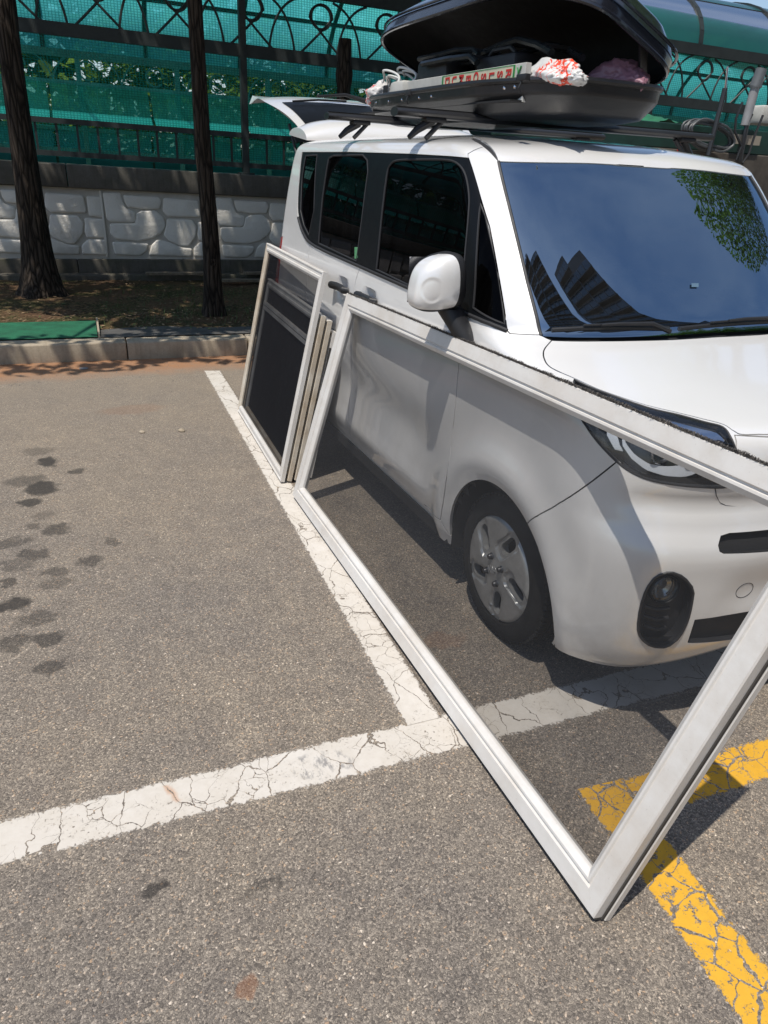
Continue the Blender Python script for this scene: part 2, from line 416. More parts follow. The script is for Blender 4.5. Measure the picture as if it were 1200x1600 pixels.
OL['cowl'] = OUT([(846, 524), (940, 526), (1050, 523), (1130, 517), (1200, 509), (1290, 500), (1290, 508), (1200, 517), (1130, 526), (1050, 531), (940, 533), (862, 532)])
OL['hood'] = OUT([(862, 532), (940, 533), (1050, 531), (1130, 526), (1200, 517), (1290, 508), (1380, 560), (1380, 688)]+CRV([(1290, 684), (1200, 679), (1160, 679), (1146, 673), (1130, 663), (1100, 655), (1060, 645), (1010, 633), (960, 617), (930, 606), (895, 590), (862, 575), (851, 562), (850, 547), (862, 532)])[:-1])
OL['headlight'] = OUT(CRV([(897, 593), (930, 608), (1010, 636), (1060, 648), (1100, 659), (1129, 667), (1141, 682), (1150, 705), (1156, 735), (1158, 750), (1152, 758), (1120, 762), (1060, 758), (1010, 748), (972, 728), (938, 695), (915, 665), (905, 646)])+[(903, 630)])
OL['fog_bezel'] = OUT([(1047, 893), (1068, 901), (1084, 921), (1080, 948), (1075, 968), (1062, 995), (1042, 1011), (1018, 1010), (1001, 997), (996, 980), (1000, 950), (1010, 920), (1025, 900)], 1)
OL['upper_grille'] = OUT([(1123, 852), (1127, 838), (1140, 834), (1200, 829), (1290, 822), (1380, 816), (1380, 850), (1290, 856), (1200, 861), (1131, 864), (1125, 861)])
OL['lower_grille'] = OUT([(1086, 969), (1130, 963), (1200, 951), (1290, 935), (1380, 920), (1380, 965), (1290, 977), (1200, 990), (1148, 998), (1075, 1004)])
def arch(cy, cz, r):
    P = [st(p) for p in circ(cy, cz, r, 49, 0.0, radians(-6), radians(186)+.01)]
    return P+[(P[-1][0]-.0, -.1), (P[0][0]+.0, -.1)]
OL['wheel_arch'] = arch(.668, .265, .355); OL['rear_arch'] = arch(REARY, .265, .345)
OL['front_glass'] = OUT(CRV([(595, 340), (603, 275), (609, 257), (622, 250), (660, 249), (700, 250), (717, 258), (727, 275), (732, 305), (731, 335), (726, 390), (717, 481)])+[(640, 447), (587, 421)])
OL['quarter_glass'] = OUT([(750, 318), (758, 336), (775, 410), (788, 506), (738, 481), (742, 420)])
OL['rear_glass'] = OUT([(510, 262), (513, 247), (520, 243), (566, 242), (573, 250), (574, 268), (566, 330), (556, 408), (497, 380), (503, 310)])
OL['rear_quarter_glass'] = OUT([(477, 243), (495, 242), (490, 328), (482, 368), (474, 352), (469, 330), (471, 280)])
OL['pillar_black'] = OUT([(472, 238), (550, 238), (640, 241), (731, 247)]+CRV([(732, 247), (739, 268), (750, 306), (765, 365), (779, 430), (793, 517)])+CRV([(793, 517), (728, 490), (640, 451), (563, 417), (493, 385), (475, 366), (466, 340), (465, 310), (468, 270)]))
def flank(pts): return [side(*p) if p[1] is not None else p for p in pts]
gapF = CRV([(735, 494), (726, 530), (717, 570), (711, 640), (702, 720), (688, 812)])
gapB = CRV([(563, 417), (554, 448), (551, 514), (547, 607), (545, 657), (550, 697)])
OL['front_door'] = OUT([(731, 246)]+gapF+[(620, 757)]+gapB[::-1])
OL['rear_door'] = [st(p) for p in gapB] + [side(2.2, .285), side(2.78, .285), side(2.84, .50), side(2.86, .75), side(2.84, 1.1), side(2.84, 1.21)]
OL['bumper'] = [(-.1, -.1), (S1*1.0, -.1)] + [st(p) for p in [(860, 1010), (800, 930), (812, 830)]+CRV([(835, 808), (880, 783), (925, 752), (963, 722)])+[(1010, 747), (1155, 758), (1158, 750), (1150, 700), (1148, 680), (1290, 684), (1380, 688)]] + [(-.1, .74)]
OL['bumper'] = clip0(OL['bumper'])
OL['fender'] = [st(p) for p in gapF] + [st(p) for p in [(700, 833), (730, 1000), (870, 860), (963, 740), (915, 600), (870, 585), (870, 532), (846, 524), (843, 522), (797, 520), (792, 517)]]
OL['rocker'] = [(S1, -.05), side(1.2, .285) and (s_of(1.2, .09), side(1.2, .285)[1]), side(3.3, .285), (S2, -.05)]
OL['pillar_white'] = OUT([(793, 517), (797, 521), (843, 523), (846, 524), (824, 440), (800, 340), (779, 252), (762, 228), (731, 241), (731, 247), (739, 270), (750, 306), (765, 354), (779, 430)])
OL['roof_channel'] = OUT([(740, 214), (750, 217), (763, 226), (779, 252), (771, 243), (757, 230)])
OL['roof'] = [(-.1, TMAX+.1), (-.1, 2.055)] + [st(p) for p in [(960, 257), (870, 254), (779, 252), (763, 226), (755, 220)]] + [(S1, 2.2), (2.5, 2.17), (3.6, 2.17), (S2+.2, 2.15), (S3+.1, 2.12), (S3+.1, TMAX+.1)]
OL['roof'] = clip0(OL['roof'])
OL['tail_light'] = [(S2-.03, side(3.4, .82)[1]), (S2+.32, side(3.4, .82)[1]), (S2+.32, side(3.4, 1.13)[1]), (S2+.02, side(3.4, 1.14)[1])]
OL['hatch_opening'] = [(S2+.36, side(3.4, .50)[1]), (S3+.1, side(3.4, .50)[1]), (S3+.1, 2.09), (S2+.36, 2.09)]
PRIO = ['wheel_arch', 'rear_arch', 'windshield', 'cowl', 'fog_bezel', 'upper_grille', 'lower_grille', 'headlight', 'front_glass', 'quarter_glass', 'rear_glass', 'rear_quarter_glass', 'pillar_black', 'roof_channel', 'tail_light', 'hatch_opening', 'hood', 'pillar_white', 'roof', 'rocker', 'front_door', 'rear_door', 'bumper', 'fender']

def panelise():
    ds, dt = .035, .026
    segs = []
    for k in PRIO:
        P = dens(OL[k], .022)
        P = [(min(max(a, 0.0), S3), min(max(b, 0.0), TMAX)) for a, b in P]; segs.append(P)
    segs.append(dens([(0, 0), (S3, 0), (S3, TMAX), (0, TMAX)], .035))
    cell = {}
    for P in segs:
        for a, b in P: cell.setdefault((int(a/ds), int(b/dt)), []).append((a, b))
    pts = []
    for P in segs: pts += P
    edges = []; b0 = 0
    for P in segs:
        n = len(P); edges += [(b0+i, b0+(i+1) % n) for i in range(n)]; b0 += n
    for i in range(1, int(S3/ds)):
        for j in range(1, int(TMAX/dt)):
            a, b = (i+(.5 if j % 2 else 0))*ds, j*dt
            if a >= S3-.01: continue
            ci, cj = int(a/ds), int(b/dt); ok = True
            for x in (ci-1, ci, ci+1):
                for y in (cj-1, cj, cj+1):
                    for q in cell.get((x, y), ()):
                        if ((q[0]-a)/ds)**2+((q[1]-b)/dt)**2 < .22: ok = False; break
                    if not ok: break
                if not ok: break
            if ok: pts.append((a, b))
    edges = [e for e in edges if e[0] != e[1]]
    r = delaunay_2d_cdt([Vector(p) for p in pts], edges, [], 0, 1e-5)
    V, F = r[0], r[2]
    groups = {}
    bb = {k: (min(p[0] for p in OL[k]), max(p[0] for p in OL[k]), min(p[1] for p in OL[k]), max(p[1] for p in OL[k])) for k in PRIO}
    for f in F:
        cx = sum(V[i].x for i in f)/len(f); cy = sum(V[i].y for i in f)/len(f)
        for k in PRIO:
            q = bb[k]
            if q[0] <= cx <= q[1] and q[2] <= cy <= q[3] and inside(OL[k], cx, cy): break
        else: k = 'fender' if SURF(cx, cy).y < 1.04 and cy < 1.36 else 'rear_quarter_panel'
        groups.setdefault(k, []).append(tuple(f))
    return V, groups
PV, PG = panelise()
_pc = {}
def pv(i):
    if i not in _pc:
        v = PV[i]; p = SURF(v.x, v.y)
        if v.x < 1e-6: p.x = CX
        _pc[i] = (p, NRM(max(v.x, 1e-4), v.y))
    return _pc[i]

def panel_mesh(name, faces, off=0.0, depth=.014, gap=.0023, both=False, flat=False):
    """one panel of the skin: offset, edges drawn back by a gap and folded inwards"""
    cnt = {}
    for f in faces:
        for i in range(len(f)):
            e = (f[i], f[(i+1) % len(f)]); k = (min(e), max(e)); cnt.setdefault(k, []).append((e, f))
    bnd = [v[0] for v in cnt.values() if len(v) == 1]
    pull = {}
    for (e, f) in bnd:
        a, b = pv(e[0])[0], pv(e[1])[0]
        if abs(a.x-CX) < 1e-6 and abs(b.x-CX) < 1e-6: continue
        c = sum((pv(i)[0] for i in f), Vector())/len(f); d = b-a
        if d.length < 1e-9: continue
        d.normalize(); n = (c-a)-d*(c-a).dot(d)
        if n.length < 1e-9: continue
        n.normalize()
        for i in e: pull.setdefault(i, []).append(n)
    vid = {}; vs = []; ns = []
    for f in faces:
        for i in f:
            if i not in vid:
                p, n = pv(i); q = p+n*off
                if i in pull and gap:
                    m = sum(pull[i], Vector()); 
                    if m.length > .2: q = q+m.normalized()*gap
                    if abs(p.x-CX) < 1e-6: q.x = CX
                vid[i] = len(vs); vs.append(q); ns.append(n)
    fs = [tuple(vid[i] for i in f) for f in faces]; nsurf = len(fs)
    if depth:
        back = {}
        for (e, f) in bnd:
            if all(abs(pv(i)[0].x-CX) < 1e-6 for i in e): continue
            for i in e:
                if i not in back:
                    back[i] = len(vs); vs.append(vs[vid[i]]-pv(i)[1]*depth); ns.append(None)
            fs.append((vid[e[1]], vid[e[0]], back[e[0]], back[e[1]]))
    # orientation: make faces look outwards
    tot = sum(((vs[f[1]]-vs[f[0]]).cross(vs[f[2]]-vs[f[0]]).dot(ns[f[0]]) for f in fs[:nsurf]))
    if tot < 0: fs = [tuple(reversed(f)) for f in fs]
    def mir(vs, fs): return [Vector((2*CX-v.x, v.y, v.z)) for v in vs], [tuple(reversed(f)) for f in fs]
    if both:
        n = len(vs); mv, mf = mir(vs, fs); remap = {}
        for i, v in enumerate(vs):
            if abs(v.x-CX) < 1e-6: remap[i] = i
        extra = []; 
        for i in range(n):
            if i not in remap: remap[i] = n+len(extra); extra.append(i)
        vs2 = vs+[mv[i] for i in extra]; ns2 = ns+[Vector((-ns[i].x, ns[i].y, ns[i].z)) if ns[i] else None for i in extra]
        fs2 = fs+[tuple(remap[i] for i in f) for f in mf]; flags = ([True]*nsurf+[False]*(len(fs)-nsurf))*2
        for i, v in enumerate(vs):
            if abs(v.x-CX) < 1e-6 and ns2[i]: ns2[i] = Vector((0, ns2[i].y, ns2[i].z)).normalized()
        vs, ns, fs = vs2, ns2, fs2
    else: flags = [True]*nsurf+[False]*(len(fs)-nsurf)
    me = bpy.data.meshes.new(name); me.from_pydata(vs, [], fs)
    me.polygons.foreach_set('use_smooth', [True]*len(fs))
    nl = []
    for p in me.polygons:
        for i in p.vertices:
            if flags[p.index] and ns[i] is not None: nl.append(ns[i])
            else: nl.append(p.normal.copy())
    me.normals_split_custom_set(nl)
    return me
def mirror_mesh(me, name):
    vs = [Vector((2*CX-v.co.x, v.co.y, v.co.z)) for v in me.vertices]; fs = [tuple(reversed(p.vertices)) for p in me.polygons]
    m = bpy.data.meshes.new(name); m.from_pydata(vs, [], fs); m.polygons.foreach_set('use_smooth', [p.use_smooth for p in me.polygons])
    m.polygons.foreach_set('material_index', [p.material_index for p in me.polygons])
    for mt in me.materials: m.materials.append(mt)
    try: m.set_sharp_from_angle(angle=radians(40))
    except Exception: pass
    return m
VAN = empty('compact_van', (CX, 1.8, 0))
tag(VAN, 'white boxy compact van with open tailgate and a black roof box', 'van')
def both_sides(name, me, mat):
    a = link(name, me, mat, VAN); b = link(name, mirror_mesh(me, name), mat, VAN); return a, b
def vanpart(name, mat, key=None, both=False, **k):
    fs = PG.get(key or name, [])
    if not fs: print('EMPTY', name); return None
    me = panel_mesh(name, fs, both=both, **k)
    if both: return link(name, me, mat, VAN)
    return both_sides(name, me, mat)[0]
vanpart('hood', M['paint'], both=True); vanpart('roof', M['paint'], both=True, gap=.0008); vanpart('front_bumper', M['paint'], 'bumper', both=True)
WS = vanpart('windshield', M['windshield'], both=True, off=-.003, depth=0, gap=0)
vanpart('windshield_cowl', M['plastic'], 'cowl', both=True, off=-.012, depth=0, gap=0)
vanpart('front_door', M['paint']); vanpart('rear_door', M['paint']); vanpart('front_fender', M['paint'], 'fender'); vanpart('rear_quarter_panel', M['paint'])
vanpart('windshield_pillar', M['paint'], 'pillar_white'); vanpart('rocker_panel', M['paint'], 'rocker', off=-.004)
PB = vanpart('window_surround', M['gloss_black'], 'pillar_black', off=-.003, depth=.01, gap=0)
for k in ('front_glass', 'rear_glass', 'quarter_glass', 'rear_quarter_glass'):
    vanpart('side_window', M['side_glass'], k, off=-.007, depth=0, gap=0)
if 'roof_channel' in PG: vanpart('roof_channel', M['seal'], off=-.004, depth=0, gap=0)
vanpart('tail_light', M['red'], off=.004, depth=.02)
def on(s, t, off=0.0): return SURF(s, t)+NRM(max(abs(s), 1e-4)*(1 if s >= 0 else -1), t)*off
def strip_tube(P, r, off=0.0, closed=True, n=6):
    mb = MB(); Q = dens(P, .015, closed); mb.tube([on(a, b, off) for a, b in Q], r, n, closed=closed); return mb
for k, r in (('front_glass', .0045), ('rear_glass', .0045), ('quarter_glass', .004), ('rear_quarter_glass', .004)):
    both_sides('window_seal', strip_tube(OL[k], r, -.004).mesh('window_seal', True), M['seal'])
bl = CRV([(466, 340), (475, 366), (493, 385), (563, 417), (640, 451), (728, 490), (793, 517)])
both_sides('belt_moulding', strip_tube([st(p) for p in bl], .008, .000, False).mesh('belt_moulding', True), M['seal'])
both_sides('windshield_trim', strip_tube([st(p) for p in [(846, 524), (824, 440), (800, 340), (779, 252)]], .006, -.001, False).mesh('windshield_trim', True), M['seal'])
# dark inner structure behind the opaque skin
def inner():
    mb = MB(); n1, n2 = 90, 60; vs = []; fs = []; ok = {}
    for i in range(n1+1):
        for j in range(n2+1):
            s = S3*i/n1; t = TMAX*j/n2; p = SURF(s, t)-NRM(max(s, 1e-4), t)*.017; vs.append(p)
    K = n2+1
    for i in range(n1):
        for j in range(n2):
            s = S3*(i+.5)/n1; t = TMAX*(j+.5)/n2
            if 1.28 < t < 2.12: continue
            if any(inside(OL[k], s, t) for k in ('wheel_arch', 'rear_arch', 'hatch_opening', 'headlight', 'fog_bezel')): continue
            a = i*K+j; fs.append((a, a+K, a+K+1, a+1))
    mb.add(vs, fs); return mb.mesh('body_shell', True)
both_sides('body_shell', inner(), M['inner'])

# ---------------------------------------------------------------- van details
def pxv(px, py, x=None, y=None, z=None):
    d = ray(px, py)
    t = (x-CAM.x)/d.x if x is not None else (y-CAM.y)/d.y if y is not None else (z-CAM.z)/d.z
    return CAM+t*d
def ribbon(PA, PB, off, n=3, d=.012, thick=.004):
    """a band between two traced lines, laid under / over the skin"""
    A = [st(p) for p in PA]; B = [st(p) for p in PB]
    def res(P, k=24):
        L = [0]
        for a, b in zip(P, P[1:]): L.append(L[-1]+math.hypot(b[0]-a[0], b[1]-a[1]))
        o = []
        for i in range(k+1):
            x = L[-1]*i/k; j = min(bisect.bisect_right(L, x)-1, len(P)-2); f = (x-L[j])/(L[j+1]-L[j]+1e-9)
            o.append((P[j][0]+(P[j+1][0]-P[j][0])*f, P[j][1]+(P[j+1][1]-P[j][1])*f))
        return o
    A = res(A); B = res(B); mb = MB()
    for o in (off, off-thick):
        vs = [on(a[0]+(b[0]-a[0])*j/n, a[1]+(b[1]-a[1])*j/n, o) for a, b in zip(A, B) for j in range(n+1)]
        mb.add(vs, [(i*(n+1)+j, (i+1)*(n+1)+j, (i+1)*(n+1)+j+1, i*(n+1)+j+1) for i in range(len(A)-1) for j in range(n)])
    m = len(A)*(n+1)
    for j0 in (0, n):
        mb.f += [(i*(n+1)+j0, (i+1)*(n+1)+j0, m+(i+1)*(n+1)+j0, m+i*(n+1)+j0) for i in range(len(A)-1)]; mb.mi += [0]*(len(A)-1)
    return mb.mesh('band', True)
def wall(key, depth, off=0.0):
    P = dens(OL[key], .015); mb = MB(); n = len(P)
    P = [p for p in P]
    vs = [on(a, b, off) for a, b in P]+[on(a, b, off-depth) for a, b in P]
    fs = []
    for i in range(n):
        j = (i+1) % n
        if P[i][0] < 1e-6 and P[j][0] < 1e-6: continue
        fs.append((i, j, n+j, n+i))
    mb.add(vs, fs); return mb
# headlights
def two(name, me, mat, parents):
    a = link(name, me, mat, parents[0]); b = link(name, mirror_mesh(me, name), mat, parents[1]); return a, b
hlm = panel_mesh('headlight', PG['headlight'], off=-.060, depth=0, gap=0)
HL = both_sides('headlight', hlm, M['lamp_housing'])
two('lamp_bowl', wall('headlight', .058, -.003).mesh('lamp_bowl', True), M['lamp_housing'], HL)
two('lens', panel_mesh('lens', PG['headlight'], off=.000, depth=.006), M['lens'], HL)
two('light_guide', ribbon([(960, 655), (969, 695), (985, 718), (1010, 737), (1042, 747), (1073, 749), (1092, 744), (1112, 731)], [(966, 655), (975, 692), (991, 712), (1014, 727), (1042, 732), (1064, 731), (1083, 724), (1104, 712)], -.022), M['lamp_white'], HL)
two('turn_signal', ribbon([(936, 655), (942, 680), (958, 708), (966, 716)], [(957, 662), (959, 678), (964, 696), (970, 706)], -.030), M['lamp_white'], HL)
two('chrome_strip', ribbon([(906, 600), (960, 622), (1030, 645), (1090, 661), (1122, 671), (1136, 684)], [(912, 607), (960, 630), (1030, 655), (1090, 676), (1118, 686), (1132, 694)], -.012), M['chrome'], HL)
two('lens_rim', strip_tube(OL['headlight'], .0035, -.001).mesh('lens_rim', True), M['seal'], HL)
def cone_at(px, py, off, r, dep):
    s_, t_ = st((px, py)); p = on(s_, t_, off); ax = Vector((-.15, -1, 0)).normalized(); mb = MB()
    mb.lathe([(r, 0), (r*.98, -.004), (r*.8, -dep*.5), (r*.45, -dep*.9), (0.001, -dep)], p, ax, 28); return mb, p, ax
for (px, py, r) in ((1040, 705, .036), (1092, 716, .030)):
    mb, p, ax = cone_at(px, py, -.022, r, .03); two('reflector_bowl', mb.mesh('reflector_bowl', True), M['lamp_white'] if px > 1080 else M['steel'], HL)
    mb = MB(); mb.lathe([(r*1.08, -.004), (r*1.12, .004), (r*1.02, .008), (r, .0)], p, ax, 28); two('bowl_ring', mb.mesh('bowl_ring', True), M['chrome'], HL)
    mb = MB(); mb.lathe([(r*.5, -.018), (r*.45, -.006), (r*.25, .003), (.0005, .006)], p, ax, 20); two('projector_lens', mb.mesh('projector_lens', True), M['lens'], HL)
# fog lamps in their black bezels
fz = both_sides('fog_lamp', panel_mesh('fog_lamp', PG['fog_bezel'], off=-.042, depth=0, gap=0), M['plastic'])
two('bezel', wall('fog_bezel', .045, .001).mesh('bezel', True), M['plastic'], fz)
two('bezel_edge', strip_tube(OL['fog_bezel'], .004, .001).mesh('bezel_edge', True), M['plastic'], fz)
p = on(*st((1041, 924)), -.010); ax = Vector((-.22, -1, .02)).normalized()
mb = MB(); mb.lathe([(.047, -.03), (.047, .0), (.044, .003), (.042, 0), (.042, -.006)], p, ax, 36); two('lamp_ring', mb.mesh('lamp_ring', True), M['gloss_black'], fz)
mb = MB(); mb.lathe([(.042, -.004), (.038, -.018), (.02, -.03), (.001, -.034)], p, ax, 36); two('reflector_bowl', mb.mesh('reflector_bowl', True), M['fog_bowl'], fz)
mb = MB(); mb.tube([p+ax*-.010+Vector((.034*cos(q*pi/10-.9), 0, .034*sin(q*pi/10-.9))) for q in range(9)], .0022, 6); two('bulb_shield', mb.mesh('bulb_shield', True), M['steel'], fz)
mb = MB(); mb.lathe([(.0425, -.004), (.036, .003), (.02, .008), (.0005, .010)], p, ax, 36); two('lens', mb.mesh('lens', True), M['lens'], fz)
for (y0, x0, x1) in ((958, 1008, 1052), (974, 1008, 1050), (990, 1010, 1046)):
    mb = MB(); mb.tube([on(*st((x0, y0-4)), -.030), on(*st(((x0+x1)/2, y0)), -.020), on(*st((x1, y0)), -.030)], .0065, 8); two('slat', mb.mesh('slat', True), M['plastic'], fz)
# grille slots
def grille(key, rows):
    g = vanpart(key, M['inner'], both=True, off=-.045, depth=0, gap=0)
    me = wall(key, .047, .0); mb = MB(); mb.v = me.v+[Vector((2*CX-v[0], v[1], v[2])) for v in me.v]; n = len(me.v)
    mb.f = me.f+[tuple(n+i for i in f) for f in me.f]; mb.mi = [0]*len(mb.f); mb.build('grille_wall', M['plastic'], g, True)
    for f in rows:
        a = OL[key]; smax = max(q[0] for q in a)-.03; tlo = min(q[1] for q in a); thi = max(q[1] for q in a); t_ = tlo+(thi-tlo)*f
        mb = MB(); mb.tube([on((smax*(i/30.0)), t_+.003*sin(i*1.9), -.026) for i in range(-30, 31)], .0055, 6); mb.build('slat', M['plastic'], g, True)
grille('upper_grille', (.36, .68)); grille('lower_grille', (.25, .5, .75))
sc_ = [(1117, 763), (1119, 774), (1125, 785), (1134, 790), (1146, 791), (1200, 789), (1290, 784)]
def both_line(name, P, r, mat, off):
    a = dens([st(q) for q in P], .012, False); both_sides(name, [m for m in [MB()] if m.tube([on(u, v, off) for u, v in a], r, 6) is None][0].mesh(name, True), mat)
both_line('bumper_seam', sc_, .0012, M['seal'], .0002)
c = st((1163, 922)); mb = MB(); mb.tube([on(c[0]+.024*cos(q*pi/12), c[1]+.024*sin(q*pi/12), .0002) for q in range(24)], .0012, 6, closed=True); mb.build('tow_hook_cover', M['seal'], VAN, True)
for (px, py) in ((1000, 860), (1140, 900), (1170, 880)):
    pass
for nm, (x0, y0, x1, y1), col in (('inspection_sticker', (1080, 443, 1091, 449), (.10, .17, .24)), ('window_sticker', (553, 386, 558, 404), (.10, .30, .14))):
    mb = MB(); mb.grid(lambda u, v: on(*st((x0+(x1-x0)*u, y0+(y1-y0)*v)), .002 if nm[0] == 'i' else -.003), 3, 3); mb.build(nm, simple(nm, col, .5), VAN)
# wheels
rub = M['tyre']
def wheel_px(px, py):
    q = pxv(px, py, x=.045); return (q.y-HUBY, q.z-HUBZ)
def make_wheel():
    W = empty('wheel', (0, 0, 0))
    # local: axis -X outwards, centre at origin, outer face at x=0
    mb = MB(); pr = [(.192, .020), (.196, .006), (.204, .001), (.222, .0), (.243, .004), (.259, .012), (.268, .022), (.2745, .034), (.2765, .05)]
    pr2 = []
    for k, h in enumerate((.062, .070, .074, .096, .100, .104)):
        pr2.append((.277 if k % 3 else .2695, h))
    prof = pr+[(.277, .058), (.2765, .062), (.269, .0635), (.269, .069), (.277, .0705), (.277, .094), (.269, .0955), (.269, .101), (.277, .1025), (.2765, .118), (.270, .148), (.258, .160), (.24, .166), (.20, .166), (.192, .155)]
    mb.lathe([(r, h) for r, h in prof], (0, 0, 0), (1, 0, 0), 96)
    # shoulder blocks of the tread
    for k in range(72):
        a = 2*pi*k/72; c_, s_ = cos(a), sin(a); e = Vector((0, c_, s_)); g = Vector((0, -s_, c_)); O = e*.2665
        Mx = Matrix((Vector((1, 0, 0)), g, e)).transposed().to_4x4(); Mx.translation = O
        mb.box((.020, -.0085, -.004), (.046, .0085, .0115), Mx, 0); mb.box((.122, -.0085, -.004), (.146, .0085, .0105), Mx, 0)
    t = mb.build('tyre', rub, W, True, ang=28)
    mb = MB(); mb.lathe([(.195, .012), (.195, .16)], (0, 0, 0), (1, 0, 0), 48); mb.lathe([(.195, .055), (.10, .075), (.001, .075)], (0, 0, 0), (1, 0, 0), 48); mb.build('rim', M['inner'], W, True)
    # hub cap: disc with five slots
    R = .196
    caps = [((750, 824), (759, 856), 6.4), ((795.5, 843), (786, 864), 7.0), ((795.5, 909), (808, 931), 7.4), ((770.5, 926), (771.5, 956), 5.4), ((739, 891), (751, 891.5), 9.0)]
    def capsule(a, b, r, k=10):
        a = Vector(a); b = Vector(b); d = (b-a).normalized(); n = Vector((-d.y, d.x)); o = []
        for i in range(k+1): q = pi*i/k-pi/2; o.append(b+r*(cos(q)*d+sin(q)*n))
        for i in range(k+1): q = pi*i/k+pi/2; o.append(a+r*(cos(q)*d+sin(q)*n))
        return [(v.x, v.y) for v in o]
    holes = []; rings = []
    angs = []
    for (a, b, r) in caps:
        A, B = Vector(wheel_px(*a)), Vector(wheel_px(*b)); mid = (A+B)/2; angs.append(atan2(mid.y, mid.x))
        holes.append((A, B))
    # regularise: five equal slots
    a0 = sum(((a-2*pi*k/5) for k, a in enumerate(sorted(x % (2*pi) for x in angs))))/5
    H = []; RG = []
    for k in range(5):
        q = a0+2*pi*k/5; d = Vector((cos(q), sin(q))); n = Vector((-d.y, d.x))
        sk_ = (d*.95+n*.30).normalized(); c_ = d*.128
        A = c_-sk_*.025; B = c_+sk_*.025; H.append(capsule(A, B, .0225)); RG.append(capsule(A-sk_*.014, B+sk_*.004, .035, 14))
    pts = []; ed = []
    for P in H+RG+[[(R*cos(2*pi*i/96), R*sin(2*pi*i/96)) for i in range(96)]]:
        b = len(pts); pts += P; ed += [(b+i, b+(i+1) % len(P)) for i in range(len(P))]
    near = pts[:]
    for i in range(-26, 27):
        for j in range(-26, 27):
            x, y = i*.0076, j*.0076
            if math.hypot(x, y) < R-.004 and min((x-u)**2+(y-v)**2 for u, v in near) > .004**2: pts.append((x, y))
    r_ = delaunay_2d_cdt([Vector(p_) for p_ in pts], ed, [], 0, 1e-6); V, F = r_[0], r_[2]
    def hz(x, y):
        r = math.hypot(x, y); h = -.010*(1-(r/R)**2)+.0 - .006*sm(.05, .0, r)
        if r > R-.012: h += .006*((r-R+.012)/.012)**2*1.5
        for P in RG:
            if inside(P, x, y): h += .008; break
        return h
    mb = MB(); fs = []
    for f in F:
        cx = sum(V[i].x for i in f)/3; cy = sum(V[i].y for i in f)/3
        if cx*cx+cy*cy > R*R or any(inside(P, cx, cy) for P in H): continue
        fs.append(tuple(f))
    mb.add([Vector((hz(v.x*.999, v.y*.999), v.x, v.y)) for v in V], fs)
    for P in H:
        n = len(P); mb.add([Vector((hz(a*1.0, b)+.0, a, b)) for a, b in P]+[Vector((.03, a*.99, b*.99)) for a, b in P], [(i, (i+1) % n, n+(i+1) % n, n+i) for i in range(n)])
    mb.lathe([(R, hz(R*.999, 0)), (R+.001, .012), (R-.004, .02)], (0, 0, 0), (1, 0, 0), 96)
    hc = mb.build('hubcap', M['hubcap'], W, True, ang=50)
    for k in range(4):
        q = a0+.32+2*pi*k/4; O = Vector((-.010, .050*cos(q), .050*sin(q)))
        mb = MB(); mb.lathe([(.0135, .006), (.0135, 0), (.011, -.003), (.0105, -.010), (.008, -.0145), (.0005, -.016)], O, (1, 0, 0), 18); nn = mb.build('wheel_nut', M['steel'], hc, True)
    cu = bpy.data.curves.new('logo', 'FONT'); cu.body = 'KIA'; cu.size = .040; cu.extrude = .0010; cu.align_x = 'CENTER'; cu.align_y = 'CENTER'
    to = bpy.data.objects.new('logo', cu); COL.objects.link(to); dg = bpy.context.evaluated_depsgraph_get(); me = bpy.data.meshes.new_from_object(to.evaluated_get(dg)); bpy.data.objects.remove(to)
    R3 = Matrix(((0, 0, -1), (-1, 0, 0), (0, 1, 0))).to_4x4()  # text x -> -Y (seen from -X), text y -> +Z, text z -> -X
    me.transform(Matrix.Translation((-.0165, 0, 0)) @ R3 @ Matrix.Rotation(radians(22), 4, 'Z'))
    me.materials.clear(); link('logo', me, M['logo_grey'], hc)
    return W
WH = make_wheel()
def seat_wheel(o, x, y, flip):
    o.parent = VAN; o.matrix_parent_inverse = wm(VAN).inverted()
    o.location = (x, y, HUBZ); o.rotation_euler = (radians(random.uniform(0, 360)) if o is not WH else 0, 0, pi if flip else 0)
seat_wheel(WH, .040, HUBY, False)
for (x, y, fl) in ((2*CX-.040, HUBY, True), (.045, REARY, False), (2*CX-.045, REARY, True)):
    c_ = WH.copy(); COL.objects.link(c_)
    for ch in [q for q in COL.objects if q.parent == WH]:
        d_ = ch.copy(); COL.objects.link(d_); d_.parent = c_
        for g_ in [q for q in COL.objects if q.parent == ch]: e_ = g_.copy(); COL.objects.link(e_); e_.parent = d_
    seat_wheel(c_, x, y, fl)
# wheel housings and underbody
for hy in (HUBY-.036, REARY):
    mb = MB(); a0h, a1h = radians(-11), radians(191)
    mb.grid(lambda u, v: Vector((.030+.27*v, hy+.352*cos(a0h+(a1h-a0h)*u), .268+.352*sin(a0h+(a1h-a0h)*u))), 36, 3)
    mb.grid(lambda u, v: Vector((.300, hy+.352*v*cos(a0h+(a1h-a0h)*u), .268+.352*v*sin(a0h+(a1h-a0h)*u))), 36, 3)
    both_sides('wheel_housing', mb.mesh('wheel_housing', True), M['inner'])
mb = MB(); mb.box((.035, 1.06, .20), (2*CX-.035, 2.85, .25)); mb.box((.36, .14, .19), (2*CX-.36, 3.48, .24)); mb.box((.12, .16, .25), (2*CX-.12, .33, .28))
mb.box((.36, .30, .24), (2*CX-.36, 1.05, .90)); mb.box((.36, 2.85, .24), (2*CX-.36, 3.5, .45)); mb.build('underbody', M['inner'], VAN)
